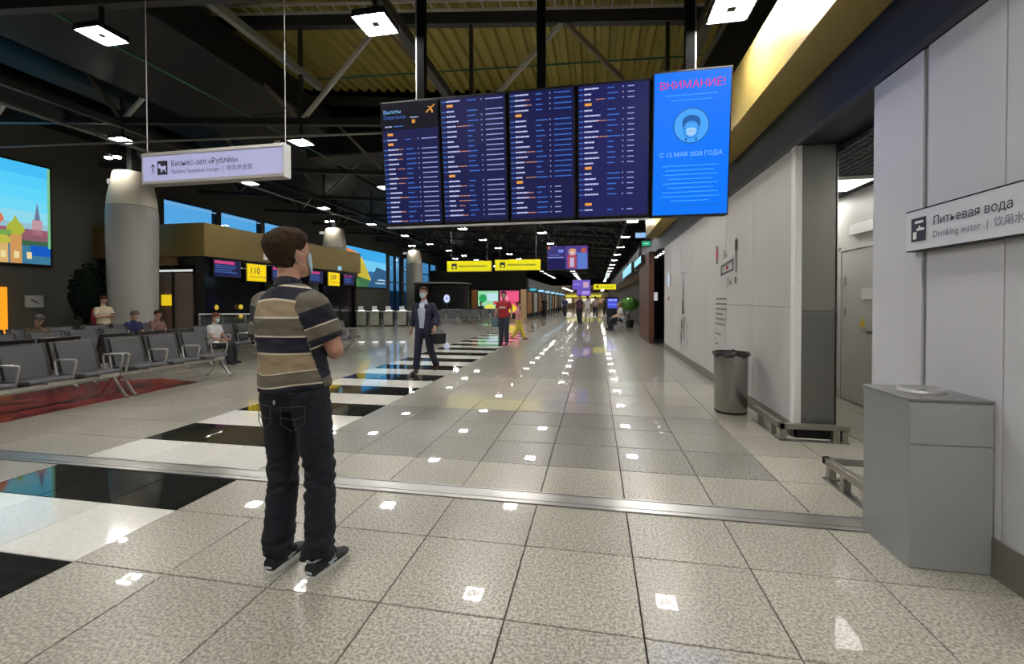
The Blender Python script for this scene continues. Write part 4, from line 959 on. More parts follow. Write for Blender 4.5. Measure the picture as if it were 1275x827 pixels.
def headmesh(mb, Mx, n=28):
    mb.rings([[Mx @ headpt(p[0], 2*pi*i/n) for i in range(n)] for p in HEADP])
    tr_ = lambda pts: [Mx @ Vector(p) for p in pts]
    R3 = Mx.to_3x3()
    mb.loft(tr_([(0,.082,.022),(0,.097,.0),(0,.110,-.022),(0,.088,-.036)]), [(.006,.006),(.009,.010),(.015,.012),(.008,.006)], 10, R3 @ Vector((1,0,0)))
    mb.ell(Mx @ Vector((0,.086,-.062)), (.024,.010,.007), 12, 6, R3); mb.ell(Mx @ Vector((0,.085,-.073)), (.021,.010,.007), 12, 6, R3)
    for s_ in (-1, 1):
        mb.ell(Mx @ Vector((s_*.030,.084,.022)), (.020,.010,.006), 10, 6, R3)
        er = R3 @ Matrix.Rotation(s_*R(-22), 3, 'Z')
        mb.ell(Mx @ Vector((s_*.076,-.012,-.008)), (.007,.019,.032), 12, 8, er); mb.ell(Mx @ Vector((s_*.082,-.016,.006)), (.006,.017,.02), 12, 8, er)
def hand(mb, wr, d, up, s, curl=.5, fr=.0085, side=1):
    """wr wrist, d pointing direction, up = thumb side"""
    d = Vector(d).normalized(); up = Vector(up); up = (up-d*up.dot(d)).normalized(); nrm = d.cross(up)*side
    wr = Vector(wr)
    mb.loft([wr-d*.02*s, wr+d*.02*s, wr+d*.055*s, wr+d*.088*s], [(.026*s,.018*s),(.034*s,.017*s),(.041*s,.015*s),(.038*s,.012*s)], 12, up)
    for i, (o, L_) in enumerate(((.030,.072),(.010,.082),(-.011,.076),(-.031,.060))):
        p = wr+d*.084*s+up*o*s; dd = d.copy(); pts = [p-d*.02*s, p]; rr = [(fr*s,)*2, (fr*s,)*2]
        for k, f_ in enumerate((.45,.30,.25)):
            dd = (dd*cos(curl*(.5+.35*k)) + nrm*sin(curl*(.5+.35*k))).normalized(); p = p+dd*L_*f_*s; pts.append(p); rr.append((fr*(1-.1*(k+1))*s,)*2)
        mb.loft(pts, rr, 8, up)
    p = wr+d*.022*s+up*.030*s; t = (d*.65+up*.6+nrm*.35).normalized(); q_ = p+t*.042*s; t2 = (d*.85+up*.15+nrm*.5).normalized()
    mb.loft([p-t*.015*s, p, q_, q_+t2*.032*s], [(.012*s,)*2,(.012*s,)*2,(.0105*s,)*2,(.008*s,)*2], 8, nrm)
def curve3(a, b_, c, k=5):
    """points along a-b-c with a slightly rounded joint"""
    a, b_, c = Vector(a), Vector(b_), Vector(c); out = [a, a.lerp(b_,.35), a.lerp(b_,.7), a.lerp(b_,.92)*.97+c*.03, b_.lerp(c,.08)*.97+a*.03, b_.lerp(c,.35), b_.lerp(c,.7), c]
    return out
def interp(vals, n=8):
    """vals at a, mid, c -> n radii"""
    a, m_, c = vals; r = []
    for t in (0,.35,.7,.92,1.08,1.35,1.7,2.0):
        u_ = t if t <= 1 else t-1; p, q_ = (a, m_) if t <= 1 else (m_, c)
        r.append(tuple(p[i]+(q_[i]-p[i])*u_ for i in (0,1)))
    return r
def wrinkle(me, amp, sc, zc=None):
    me.update(); vn = [v.normal.copy() for v in me.vertices]
    for v, nn in zip(me.vertices, vn):
        p = v.co
        a = noise.noise(Vector((p.x*sc, p.y*sc, p.z*sc*2.2)))*.7 + noise.noise(Vector((p.x*sc*2.1+5, p.y*sc*2.1, p.z*sc*4)))*.3
        k = 1.0 if zc is None else zc(p)
        v.co = p + nn*(amp*k*a)
def person(label, loc, rz, H=1.75, pose=None, top=None, bottom=None, shoe=None, hair=(.03,.02,.015), skin=(.42,.24,.17), mask=True, hy=0, hp=0,
           vox=.012, sleeve='short', ease=.012, legease=.02, hem=None, hairstyle='short', cap=None, seated=False, hands=(.5,.5), group=None, jacket=None, shirtlen=.90, hround=0, girth=1.0, hs=1.0, ar=.054, iters=3):
    s = H/1.8; J = dict(pelvis=(0,0,.95), waist=(0,0,1.08), chest=(0,.01,1.30), neck=(0,-.012,1.49), head=(0,.02,1.682),
        shl=(-.175,-.005,1.41), ell=(-.235,-.03,1.15), wrl=(-.25,.04,.90), shr=(.175,-.005,1.41), elr=(.235,-.03,1.15), wrr=(.25,.04,.90),
        hil=(-.09,0,.92), knl=(-.10,.025,.50), anl=(-.105,-.03,.09), hir=(.09,0,.92), knr=(.10,.025,.50), anr=(.105,-.03,.09),
        ftl=-8, ftr=8, hdl=None, hdr=None)
    J.update(pose or {})
    V_ = lambda k: Vector(J[k])*s
    t = thing('person', label, 'person', loc, rz, group)
    sk = mat('skin_%d' % int(skin[0]*100), skin, .5)
    Mh = Matrix.Translation(V_('head')) @ Matrix.Rotation(R(hround),4,'Y') @ Matrix.Rotation(R(hy),4,'Z') @ Matrix.Rotation(R(hp),4,'X') @ Matrix.Scale(s*hs,4)
    pel, wai, che, nek = V_('pelvis'), V_('waist'), V_('chest'), V_('neck')
    upv = (nek-che).normalized(); hb = Mh @ Vector((0,-.015,-.07)); gz = girth
    sa = (V_('shr')-V_('shl')).normalized()
    def torso(mb, e_, z0=None):
        c1 = pel.lerp(wai, -.5) if z0 is None else z0
        pts = [c1, pel, wai, wai.lerp(che,.55), che, che.lerp(nek,.42), che.lerp(nek,.66), che.lerp(nek,.86), nek]
        rad = [(.150*gz,.100*gz),(.168*gz,.118*gz),(.150*gz,.108*gz),(.158*gz,.115*gz),(.170,.118),(.172,.105),(.145,.088),(.085,.070),(.056,.060)]
        mb.loft(pts, [((a+e_)*s, (b_+e_)*s) for a, b_ in rad], 28, sa, sup=2.35)
    def arm(mb, k, e_, upto=2.0, r0=.052):
        a, b_, c = V_('sh'+k), V_('el'+k), V_('wr'+k)
        pts = curve3(a, b_, c); rad = interp(((r0-e_*.35,r0-e_*.35),(.043,.043),(.028,.024)))
        ts = (0,.35,.7,.92,1.08,1.35,1.7,2.0); P, Q = [], []
        for p, r_, tt_ in zip(pts, rad, ts):
            if tt_ <= upto+1e-6: P.append(p); Q.append(((r_[0]+e_)*s, (r_[1]+e_)*s))
        mb.loft([P[0]-(P[1]-P[0]).normalized()*.02*s]+P, [Q[0]]+Q, 16, (0.2,1,0.1)); mb.ell(a, ((r0+e_*.55)*s,)*3, 14, 8)
    def leg(mb, k, e_, upto=2.0, r=((.088,.094),(.058,.060),(.040,.042))):
        a, b_, c = V_('hi'+k), V_('kn'+k), V_('an'+k)
        pts = curve3(a, b_, c); rad = interp(r)
        mb.loft([a-(b_-a).normalized()*.03*s]+pts, [((x+e_)*s,(y+e_)*s) for x, y in [rad[0]]+rad], 18, (1,0,0))
    # body: one continuous surface
    mb = MB(); headmesh(mb, Mh); torso(mb, -.004)
    mb.loft([nek.lerp(che,.25), nek, nek.lerp(hb,.5), hb+upv*.01*s], [(.075*s,.07*s),(.058*s,.060*s),(.052*s,.056*s),(.054*s,.06*s)], 16, sa)
    for k in 'lr':
        arm(mb, k, 0); leg(mb, k, 0)
        e1, w1_ = V_('el'+k), V_('wr'+k); d_ = J['hd'+k] or (w1_-e1)
        sd = 1 if k == 'l' else -1
        hand(mb, w1_, d_, (0,1,0.4) if abs(Vector(d_).normalized().z) > .5 else (0,0,1), s, hands[0 if k == 'l' else 1], .0085, sd)
        an = V_('an'+k); fa = R(J['ft'+k]); fd = Vector((sin(fa), cos(fa), 0))
        mb.loft([an-fd*.04*s+Vector((0,0,-.04*s)), an+fd*.02*s+Vector((0,0,-.04*s)), an+fd*.15*s+Vector((0,0,-.06*s))], [(.03*s,.03*s),(.036*s,.035*s),(.03*s,.016*s)], 12, (1,0,0))
    me = remesh(mb, min(vox, .0125), 2, .4); link('body', me, sk, t)
    # eyes
    for k in (-1, 1):
        e_ = MB(); e_.ell(Mh @ Vector((k*.030,.083,.004)), (.0125*s,.009*s,.007*s), 10, 6, Mh.to_3x3().normalized()); e_.build('eye', mat('eye_white', (.6,.6,.6), .3), t, smooth=True)
        ir = MB(); ir.ell(Mh @ Vector((k*.030,.0905,.004)), (.005*s,.003*s,.005*s), 8, 5, Mh.to_3x3().normalized()); ir.build('iris', mat('iris_dark', (.02,.012,.008), .2), t, smooth=True)
    # trousers
    if bottom is not None:
        mb = MB(); lr = hem or ((.094,.100),(.070,.074),(.062,.066))
        zc = wai.lerp(pel,.55)
        if not seated: mb.loft([pel.lerp(wai,-.75)+Vector((0,0,-.02*s)), pel, zc], [(.135*s,.105*s),(.170*s*gz,.122*s*gz),(.150*s*gz,.112*s*gz)], 26, (1,0,0), sup=2.3)
        else: mb.loft([pel+Vector((0,0,-.09*s)), pel, zc], [(.15*s,.13*s),(.168*s,.13*s),(.150*s,.112*s)], 26, (1,0,0), sup=2.3)
        for k in 'lr': leg(mb, k, legease, r=lr)
        me = remesh(mb, vox, 3, .5)
        def zc_(p): return .6+1.0*math.exp(-((p.z-.47*s)/.08)**2)+2.2*math.exp(-((p.z-.10*s)/.07)**2)
        wrinkle(me, .015*s if vox < .01 else .008*s if vox < .02 else .006, 13, zc_ if not seated else None); me.update()
        link('trousers', me, bottom, t)
    # shoes
    for k in 'lr':
        an = V_('an'+k); fa = R(J['ft'+k]); fd = Vector((sin(fa), cos(fa), 0)); g0 = Vector((an.x, an.y, an.z-.09*s)) if an.z > .12*s and seated is False else Vector((an.x, an.y, max(0, an.z-.09*s)))
        lift = J.get('lift'+k, 0); pt = lambda y, z: g0+fd*y*s+Vector((0,0,z*s + lift*max(0,-(y-.13))*1.0*s))
        mb = MB(); sec = [(-.072,.060,.026,.034),(-.055,.055,.034,.048),(0,.056,.037,.050),(.06,.046,.042,.038),(.12,.036,.046,.027),(.165,.031,.042,.021),(.195,.027,.026,.014)]
        rs = []
        for y, zc2, wx, hz in sec:
            rs.append([pt(y, zc2)+fd.cross(Vector((0,0,1)))*(wx*s*cos(2*pi*i/18))+Vector((0,0,max(-.9,sin(2*pi*i/18))*hz*s*.9)) for i in range(18)])
        mb.rings(rs); sm = mb.build('shoe', shoe[0], t, smooth=True)
        mb = MB(); rs = []
        for z_ in (.0, .004, .022, .026):
            in_ = .004 if z_ in (.0,.026) else 0
            out = []
            for i in range(26):
                a = 2*pi*i/26; yy = .060+.140*cos(a); wx = (.040+.010*cos(a)*.8)*math.copysign(abs(sin(a))**.8, sin(a))
                out.append(pt(yy*(1-in_*3), z_)+fd.cross(Vector((0,0,1)))*(-wx*s*(1-in_*10)))
            rs.append(out)
        mb.rings(rs); mb.build('sole', shoe[1], sm, smooth=True)
        if len(shoe) > 2:
            mb = MB(); sx = fd.cross(Vector((0,0,1)))
            for side_ in (1,-1):
                for yy in (.045,.06): mb.bar(pt(yy+.02,.075)+sx*side_*.031*s, pt(yy-.015,.035)+sx*side_*.043*s, .006, .008)
                mb.bar(pt(.02,.05)+sx*side_*.040*s, pt(.075,.048)+sx*side_*.043*s, .006,.008)
            mb.bar(pt(-.07,.045)-sx*.018*s, pt(-.07,.045)+sx*.018*s, .008, .012); mb.loft([pt(-.03,.10)-sx*.036*s, pt(-.062,.098)-sx*.022*s, pt(-.068,.096), pt(-.062,.098)+sx*.022*s, pt(-.03,.10)+sx*.036*s], [(.006,.005)]*5, 8)
            mb.build('stripe', shoe[2], sm)
    # top
    if top is not None:
        mb = MB(); zb = pel.lerp(wai, (shirtlen-.95)/.13) if not seated else pel.lerp(wai,.1)
        torso(mb, ease, zb)
        up_ = {'short': .85, 'long': 1.96, 'none': .15}[sleeve]
        for k in 'lr': arm(mb, k, ease+(.010 if sleeve == 'short' else .004), up_, ar)
        me = remesh(mb, vox, iters, .5); wrinkle(me, .011*s if vox < .01 else .007*s if vox < .02 else .005, 11); me.update()
        o = link('shirt' if jacket is None else 'shirt', me, top, t)
        mb = MB(); mb.loft([nek.lerp(hb,.0)-upv*.012*s, nek.lerp(hb,.28), nek.lerp(hb,.34)], [(.072*s,.074*s),(.066*s,.068*s),(.058*s,.060*s)], 20, sa); mb.build('collar', top if not isinstance(top, tuple) else top[0], t, smooth=True) if sleeve != 'none' and H > 1.3 else None
    if jacket is not None:
        mb = MB(); torso(mb, ease+.010, pel.lerp(wai,-1.05))
        for k in 'lr': arm(mb, k, ease+.010, 1.93, .056)
        me = remesh(mb, vox, 3, .5)
        import bmesh as _b
        bm = _b.new(); bm.from_mesh(me); dl = []
        for v in bm.verts:
            w_ = .035+max(0, (v.co.z/s-.95))*.13
            if (v.co.y > .045*s and abs(v.co.x-J['chest'][0]*s) < w_*s and v.co.z > .80*s): dl.append(v)
            elif v.co.z > nek.z-.015*s and abs(v.co.x) < .06*s: dl.append(v)
        _b.ops.delete(bm, geom=dl, context='VERTS'); bm.to_mesh(me); bm.free()
        wrinkle(me, .007*s, 9); me.update(); o = link('jacket', me, jacket, t)
        so = o.modifiers.new('s', 'SOLIDIFY'); so.thickness = .008; so.offset = 1
        for k in (-1,1):
            mb = MB(); c0 = nek+Vector((k*.065*s,.035*s,.01*s)); mb.prism([(0,0),(k*.05*s,-.05*s),(k*.02*s,-.22*s),(-k*.035*s,-.30*s),(-k*.012*s,-.10*s)], c0+Vector((0,.085*s,-.03*s)), (1,0,0), (0,0,1), (0,.008,0)); mb.build('lapel', jacket, t)
    # hair
    hm = mat('hair_%d' % int(hair[0]*1000), hair, .8, bump=(140,.6,.004), spec=.12)
    if cap is None:
        rs = []; n = 36; rows_ = 9
        def hl(th):
            f_ = sin(th)      # +1 front, -1 back
            base = .078 if f_ > .55 else (.078-(.55-f_)*.135 if f_ > -.1 else -.010-(-.1-f_)*.085)
            if hairstyle == 'long': base = .078 if f_ > .6 else -.22
            if abs(f_) < .32 and hairstyle != 'long': base = max(base, .022)
            return base
        for k in range(rows_+1):
            ring = []
            for i in range(n):
                th = 2*pi*i/n; zl = hl(th); u_ = k/rows_; z = .126+.014*(1-u_)-(.126+.014-zl)*u_**1.15 if k else .142
                tck = .024*(1-u_*.45) if k < rows_ else .008
                zz = max(min(z-.012*(1-u_), .121), -.118)
                if k == 0: p = Vector((.012*cos(th), -.012+.012*sin(th), .143))
                else:
                    p = headpt(zz if z > -.06 or hairstyle != 'long' else -.05, th, tck); p.z = z
                a = noise.noise(Vector((cos(th)*2.2, sin(th)*2.2, z*14+hair[0]*40)))*.010 + noise.noise(Vector((cos(th)*7, sin(th)*7, z*30)))*.005
                p = p + Vector((cos(th), sin(th), .4))*a*(1 if k else .3)
                ring.append(Mh @ p)
            rs.append(ring)
        inner = [Mh @ (headpt(max(-.1, min(hl(2*pi*i/n)+.01,.11)), 2*pi*i/n, -.012) if hairstyle != 'long' else headpt(-.03, 2*pi*i/n, -.01)) for i in range(n)]
        rs.append(inner)
        mb = MB(); mb.rings(rs); o = mb.build('hair', hm, t, smooth=True)
        if vox < .011:
            ss = o.modifiers.new('s', 'SUBSURF'); ss.levels = 2; ss.render_levels = 2
            tx = bpy.data.textures.new('hair_clumps', 'CLOUDS'); tx.noise_scale = .028; tx.noise_depth = 3
            dm_ = o.modifiers.new('d', 'DISPLACE'); dm_.texture = tx; dm_.strength = .016; dm_.mid_level = .5
    else:
        mb = MB(); rs = [[Mh @ headpt(z, 2*pi*i/24, .012) for i in range(24)] for z in (.045,.07,.095,.112,.120)]; mb.rings(rs)
        mb.rings([[Mh @ (Vector((.06*cos(a), .10+.055*sin(a), .05+dz))) for a in [2*pi*i/16 for i in range(16)]] for dz in (0,.006)]); mb.build('cap', cap, t, smooth=True)
    if mask:
        MK = mat('mask_blue', (.50,.66,.72), .7); mb = MB(); g1 = []; g2 = []
        zs = [-.112,-.095,-.07,-.045,-.02,.0]
        for i, z in enumerate(zs):
            w_ = R([38,56,66,70,62,38][i]); row = []; row2 = []
            for j in range(13):
                a = pi/2 + (j/12-.5)*2*w_; bul = .009+.012*math.exp(-((a-pi/2)/.35)**2)*(1 if -.08 < z else .5)
                row.append(Mh @ headpt(z, a, bul)); row2.append(Mh @ headpt(z, a, bul-.005))
            g1.append(row); g2.append(row2)
        n = 13; vs = [v for r_ in g1 for v in r_]+[v for r_ in g2 for v in r_]; o2 = len(zs)*n; fs = []
        for i in range(len(zs)-1):
            for j in range(n-1):
                a = i*n+j; fs.append((a,a+1,a+n+1,a+n)); fs.append((o2+a,o2+a+n,o2+a+n+1,o2+a+1))
        mb.add(vs, fs); mk = mb.build('face_mask', MK, t, smooth=True)
        for k in (-1,1):
            lp = MB(); lp.tube([Mh @ Vector(p) for p in ((k*.060,.055,-.010),(k*.074,.02,.0),(k*.084,-.022,.012),(k*.082,-.036,-.006),(k*.074,-.018,-.034),(k*.060,.03,-.062))], .0014*s, 6); lp.build('ear_loop', mat('mask_white', (.75,.75,.75), .6), mk)
    return t, J, s

# --- the man looking at the board (seen from behind)
SHIRT = mat('striped_shirt', (.2,.2,.2), .85)
nt = SHIRT.node_tree; N = nt.nodes; L = nt.links; b = N['Principled BSDF']
NV = srgb(20,22,38); BE = srgb(148,130,104); OL = srgb(98,92,80); WL = srgb(200,190,170)
def ramp(src, stops):
    mr = N.new('ShaderNodeMapRange'); mr.inputs[1].default_value = stops[0][0]; mr.inputs[2].default_value = stops[-1][0]
    L.new(src, mr.inputs[0]); r_ = N.new('ShaderNodeValToRGB'); r_.color_ramp.interpolation = 'CONSTANT'; lo, hi = stops[0][0], stops[-1][0]
    cr_ = r_.color_ramp; cr_.elements[0].color = (*stops[0][1],1); cr_.elements[0].position = 0
    cr_.elements[1].position = 1; cr_.elements[1].color = (*stops[-1][1],1)
    for p, c in stops[1:-1]:
        e = cr_.elements.new((p-lo)/(hi-lo)); e.color = (*c,1)
    L.new(mr.outputs[0], r_.inputs[0]); return r_.outputs[0]
ab = N.new('ShaderNodeAttribute'); ab.attribute_name = 'band'; aa = N.new('ShaderNodeAttribute'); aa.attribute_name = 'arm'
c1 = ramp(ab.outputs['Fac'], [(.90,OL),(.912,WL),(.918,BE),(.945,NV),(.982,WL),(.988,OL),(1.048,WL),(1.054,BE),(1.145,WL),(1.153,NV),(1.232,WL),(1.240,OL),(1.328,WL),(1.337,BE),(1.422,WL),(1.431,NV),(1.496,WL),(1.504,OL),(1.60,NV)])
c2 = ramp(aa.outputs['Fac'], [(0,OL),(.045,NV),(.13,WL),(.138,OL),(.195,NV),(.232,WL),(.238,NV),(.4,OL)])
ai = N.new('ShaderNodeAttribute'); ai.attribute_name = 'isarm'; mx = N.new('ShaderNodeMix'); mx.data_type = 'RGBA'
gt = N.new('ShaderNodeMath'); gt.operation = 'GREATER_THAN'; gt.inputs[1].default_value = .5; L.new(ai.outputs['Fac'], gt.inputs[0])
L.new(gt.outputs[0], mx.inputs[0]); L.new(c1, mx.inputs[6]); L.new(c2, mx.inputs[7]); L.new(mx.outputs[2], b.inputs['Base Color'])
JEAN = mat('dark_jeans', srgb(12,15,29), .85, bump=(220,.3,.001), var=(7,.25))
pose = dict(pelvis=(-.035,-.02,.95), waist=(-.045,-.02,1.08), chest=(-.055,-.01,1.29), neck=(-.075,-.02,1.475), head=(-.085,.01,1.640),
    shl=(-.215,-.02,1.385), ell=(-.245,-.01,1.12), wrl=(-.03,.20,1.13), shr=(.098,-.02,1.375), elr=(.180,.03,1.115), wrr=(-.02,.24,1.17),
    hdl=(1,.15,.1), hdr=(-1,.0,.05), hil=(-.125,-.02,.91), knl=(-.125,.0,.50), anl=(-.11,-.065,.09), hir=(.055,-.02,.91), knr=(.10,.0,.50), anr=(.130,-.055,.09), ftl=-3, ftr=5)
man, J, s = person('man in a striped polo shirt and dark jeans seen from behind, nearest person', (-1.54,2.11,0), R(-3), 1.83, pose,
    top=SHIRT, bottom=JEAN, shoe=(mat('shoe_black', (.012,.013,.016), .7), mat('sole_pale', (.62,.64,.60), .6), mat('shoe_pale', (.50,.58,.62), .6)),
    hair=(.036,.022,.013), skin=(.50,.26,.18), mask=True, ar=.044, iters=10, hy=-15, hp=10, vox=.0085, ease=.026, legease=.018, hem=((.073,.095),(.050,.068),(.050,.066)), hs=1.07, shirtlen=.93, hands=(1.0,1.0), girth=.98)
for o in man.children:
    if o.name.split('.')[0] == 'shirt':
        me = o.data; nv = len(me.vertices)
        ba = me.attributes.new('band', 'FLOAT', 'POINT'); ar = me.attributes.new('arm', 'FLOAT', 'POINT'); ia = me.attributes.new('isarm', 'FLOAT', 'POINT')
        for i, v in enumerate(me.vertices):
            p = v.co; band = p.z + .35*abs(p.x+.06)**1.5*(1 if p.z > 1.35 else 0) - (.012*sin(p.x*14) if p.z < 1.1 else 0); isa = 0; av = 0
            for k in 'lr':
                a = Vector(J['sh'+k])*s; e_ = Vector(J['el'+k])*s; d = (e_-a); L_ = d.length; tt = (p-a).dot(d)/L_; rad = (p-a-d*(tt/L_)).length
                out = (p.x-a.x)*(1 if k == 'r' else -1)
                if rad < .12 and tt > -.08 and out > -.038+tt*.10: isa = 1; av = max(0, tt+.03)
            ba.data[i].value = band; ar.data[i].value = av; ia.data[i].value = isa
    if o.name.startswith('collar'): o.data.materials.clear(); o.data.materials.append(mat('navy_collar', NV, .85))
SD = mat('stitching', srgb(58,54,58), .8)
def bky(x, z): return -.02-math.sqrt(max(.02, 1-((x+.035)/.19)**2))*.146-.002-.01*max(0, .9-z)
for x0, x1 in ((.0,.105),(-.165,-.06)):
    pk = MB(); poly_ = [(x0,.885),(x1,.885),(x1,.80),((x0+x1)/2,.765),(x0,.80),(x0,.885)]
    pk.tube([(x, bky(x,z), z) for x, z in poly_], .0022, 6).tube([(x0+.005, bky(x0,.83), .835),((x0+x1)/2-.01, bky((x0+x1)/2,.82), .82),((x0+x1)/2, bky((x0+x1)/2,.83), .835),((x0+x1)/2+.01, bky((x0+x1)/2,.82), .82),(x1-.005, bky(x1,.83), .835)], .0018, 6); pk.build('back_pocket', SD, man)
pk = MB()
def pkt(pts, y=-.158):
    for a, b_ in zip(pts[:-1], pts[1:]): pk.bar((a[0],y,a[1]), (b_[0],y,b_[1]), .003, .004)
TAB = MB().box(-.052,-.158,.895,-.046,-.150,.915); TAB.build('jeans_tab', mat('tab_pale', (.4,.4,.4), .7), man)

# --- businessman
SUIT = mat('navy_suit', srgb(34,38,62), .75); SHL = mat('shirt_pale', srgb(190,198,220), .7)
biz, J2, s2_ = person('man in a navy suit and face mask walking over the black and white stripes', (-3.30,8.15,0), R(180), 1.68,
    dict(hil=(-.09,0,.92), knl=(-.11,-.06,.51), anl=(-.16,-.30,.13), hir=(.09,0,.92), knr=(.10,.09,.52), anr=(.13,.13,.10),
         ell=(-.27,-.05,1.16), wrl=(-.27,.10,.94), elr=(.26,-.07,1.17), wrr=(.29,-.02,.90), ftl=-5, ftr=8, liftl=.25),
    top=SHL, bottom=mat('navy_trousers', srgb(26,30,54), .8), shoe=(mat('shoe_brown', (.05,.015,.01), .35), mat('sole_dark', (.02,.015,.012), .6)), hair=(.035,.02,.012), skin=(.52,.28,.19),
    mask=True, hy=4, hp=4, vox=.0125, sleeve='long', ease=.008, legease=.012, hem=((.090,.098),(.066,.070),(.058,.062)), jacket=SUIT, shirtlen=.95, hands=(1.2,.5))
bc = thing('briefcase', 'dark briefcase held in the businessman\'s hand', 'briefcase', (-3.30+.31,8.19,.55), R(60))
MB().box(-.13,-.05,.02,.13,.05,.24).build('case', mat('leather_dark', (.012,.010,.010), .4), bc, bevel=.03); MB().tube([(-.06,0,.24),(-.055,0,.285),(.055,0,.285),(.06,0,.24)],.008,8).build('handle', mat('leather_dark'), bc)
# --- man in the red shirt
red, _, _ = person('man in a red T-shirt and dark jeans walking near the end of the stripes', (-2.92,13.95,0), R(176), 1.70,
    dict(hil=(-.09,0,.92), knl=(-.10,.05,.51), anl=(-.10,-.02,.09), hir=(.09,0,.92), knr=(.10,-.02,.51), anr=(.12,-.10,.10), elr=(.27,-.05,1.17), wrr=(.30,.02,.93), ell=(-.27,-.05,1.17), wrl=(-.27,.04,.92)),
    top=mat('red_shirt', srgb(150,22,34), .8), bottom=mat('jeans_blue', srgb(45,52,66), .8), shoe=(mat('shoe_black'), mat('sole_dark')), hair=(.02,.014,.01), skin=(.45,.26,.19),
    mask=False, hy=8, vox=.0125, ease=.024, legease=.02, shirtlen=.90)
random.seed(4); cp_ = []; words(cp_, mat('print_white', (.6,.5,.5), .7), 0, 0, .24, .035, .01); words(cp_, mat('print_white'), .03, .045, .18, .03, .01)
picture('chest_print', cp_, (.12,.165,1.16), (-1,0,0), (0,0,1), red)
pb = thing('carrier_bag', 'small blue-grey bag held by the man in the red shirt', 'bag', (-3.20,13.9,.58)); MB().box(-.11,-.04,0,.11,.04,.24).build('pouch', mat('bag_blue', (.08,.14,.20), .7), pb, bevel=.01); MB().tube([(-.05,0,.24),(-.04,0,.30),(.04,0,.30),(.05,0,.24)],.006,6).build('handle', mat('bag_blue'), pb)
# --- girl
girl, _, _ = person('small person in a pink top and yellow trousers striding right behind the man in red', (-2.72,15.5,0), R(-80), 1.36,
    dict(hil=(-.07,0,.92), knl=(-.08,.14,.52), anl=(-.08,.30,.12), hir=(.07,0,.92), knr=(.08,-.02,.51), anr=(.08,-.30,.15), ell=(-.22,-.10,1.2), wrl=(-.22,.0,1.0), elr=(.22,.05,1.18), wrr=(.2,.18,1.02), liftr=.3),
    top=mat('pink_top', srgb(215,150,150), .8), bottom=mat('yellow_trousers', srgb(205,185,70), .8), shoe=(mat('shoe_red', (.35,.05,.03), .6), mat('sole_dark')), hair=(.09,.035,.02), skin=(.5,.3,.22), mask=False, vox=.0125, hairstyle='short')
# --- woman with a phone by the left column
ph_, _, _ = person('person in a cream shirt looking at a phone left of the nearest column', (-13.2,9.75,0), R(-95), 1.56, dict(wrl=(-.10,.30,1.18), wrr=(.06,.32,1.18), ell=(-.24,.06,1.14), elr=(.24,.06,1.14)),
    top=mat('cream_shirt', srgb(190,178,150), .8), bottom=mat('khaki', srgb(95,90,70), .8), shoe=(mat('shoe_black'), mat('sole_dark')), hair=(.05,.022,.012), skin=(.42,.24,.17), mask=False, hp=-18, vox=.0125)
pht = thing('phone', 'dark phone held by the person in the cream shirt', 'phone', (-12.80,9.70,1.08)); MB().box(-.05,-.04,0,.05,.04,.012).build('case', BLACK, pht)
rb_ = thing('backpack', 'red backpack beside the person in the cream shirt', 'backpack', (-13.75,9.6,.0))
mb = MB(); mb.loft([(0,0,.9),(0,0,1.0),(0,0,1.3),(0,0,1.38)], [(.10,.08),(.15,.11),(.13,.10),(.05,.05)], 16, sup=2.8); mb.build('bag_body', mat('red_cloth', (.25,.02,.03), .8), rb_, smooth=True)
rb_.location = (-13.46,9.79,-.12)
# --- seated people
def sit(label, x, y, rz, top, bottom, hair=(.03,.02,.015), H=1.75, z0=0.0, mask=False, cap=None, group=None, hp=0, hy=0, vox=.0125, skin=(.42,.25,.18)):
    dz = -.45+.0
    return person(label, (x,y,z0), rz, H, dict(pelvis=(0,-.08,.53), waist=(0,-.10,.66), chest=(0,-.09,.87), neck=(0,-.08,1.06), head=(0,-.04,1.25),
        shl=(-.18,-.09,1.0), ell=(-.23,-.02,.74), wrl=(-.12,.20,.66), shr=(.18,-.09,1.0), elr=(.23,-.02,.74), wrr=(.12,.20,.66),
        hil=(-.09,-.05,.52), knl=(-.12,.38,.52), anl=(-.12,.36,.09), hir=(.09,-.05,.52), knr=(.12,.38,.52), anr=(.12,.40,.09)),
        top=top, bottom=bottom, shoe=(mat('shoe_black'), mat('sole_dark')), hair=hair, skin=skin, mask=mask, seated=True, sleeve='short', vox=vox, cap=cap, group=group, hp=hp, hy=hy)
NAVYC = mat('navy_cloth', srgb(30,34,80), .8); GRC = mat('grey_cloth', srgb(60,60,66), .8); TRO = mat('dark_trousers', srgb(30,30,36), .8)
sit('seated person in a dark blue top with grey hair, left of the nearest column\'s foot', -11.2, 9.0, R(-85), NAVYC, TRO, hair=(.10,.09,.08), H=1.55, hp=-25)
sit('seated person in a dusty pink top just right of the nearest column', -11.2, 9.6, R(-85), mat('dusty_pink', srgb(120,90,85), .8), TRO, H=1.55, hp=-15)
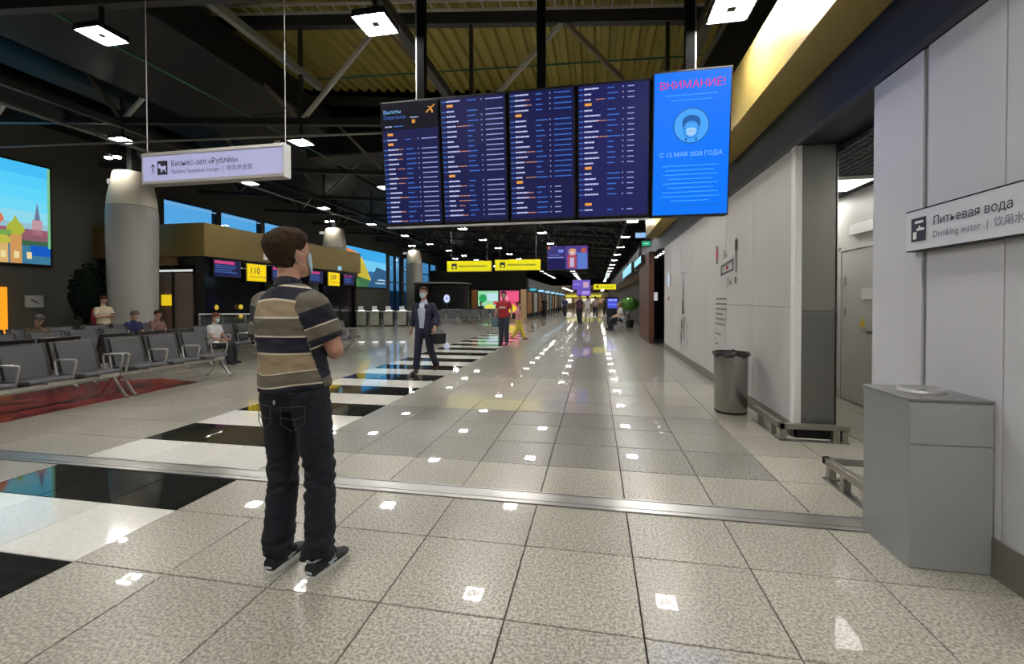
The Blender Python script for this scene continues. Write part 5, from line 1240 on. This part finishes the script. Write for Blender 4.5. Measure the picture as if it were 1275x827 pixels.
sit('seated person in a white top and mask behind the last front seat', -8.45, 8.6, R(-80), mat('white_top', srgb(190,190,190), .8), TRO, hair=(.12,.04,.02), mask=True, H=1.5, hp=-10)
sit('seated person in a brown patterned top under the plane pictogram at the far left', -11.2, 7.08, R(-95), mat('brown_pattern', srgb(85,68,50), .8, var=(9,.8)), TRO, hair=(.10,.06,.03), H=1.5, hp=-35)
sit('seated traveller in an orange top just left of the standing man\'s shoulder', -8.45, 9.8, R(-90), mat('orange_top', srgb(120,78,48), .8), TRO, H=1.5, hp=-15)
sit('seated dark figure in front of the green poster', -8.2, 31.0, R(175), mat('black_cloth', (.012,.012,.014), .8), TRO)
sit('seated traveller in a white shirt under the green bush on the right', 1.05, 21.2, R(100), mat('white_shirt', srgb(200,195,200), .8), TRO, hair=(.25,.24,.23))
sit('seated traveller in a light top beside the one in white on the right', 1.05, 21.85, R(100), mat('pale_pink', srgb(205,180,170), .8), GRC)
# --- walkers in the distance
cols = [((-.95,26.5),170,(70,40,60),(25,25,35),'distant walker in a dark red top pulling away down the middle of the corridor'), ((-.55,30.5),10,(205,200,205),(190,180,170),'distant walker in white, right of the darker one'),
        ((-2.6,38),175,(40,50,90),(30,30,40),'far walker in blue left of the corridor middle'), ((-.05,37),0,(170,150,150),(40,40,50),'far walker in a pale top near the totem'), ((.9,44),10,(60,60,60),(30,30,30),'far dark walker close to the right shops'),
        ((-4.6,40.5),160,(190,190,195),(40,45,60),'far walker in a pale top by the left shop windows'), ((-4.3,37.5),190,(30,30,36),(24,24,30),'far dark walker by the orange shop window')]
for k, (xy, a, c, d_, lab) in enumerate(cols):
    person(lab, (xy[0],xy[1],0), R(a), 1.72, dict(knl=(-.10,.10,.51), anl=(-.10,.16,.10), knr=(.10,0,.51), anr=(.10,-.2,.12)), top=mat('cloth_far_%d' % k, srgb(*c), .8), bottom=mat('cloth_farb_%d' % k, srgb(*d_), .8),
           shoe=(mat('shoe_black'), mat('sole_dark')), mask=False, vox=.0125 if k < 2 else .02)

for o in COL.objects:
    if o.parent is not None and o.name.split('.')[0] in ('chest_print',): o['kind'] = 'stuff'
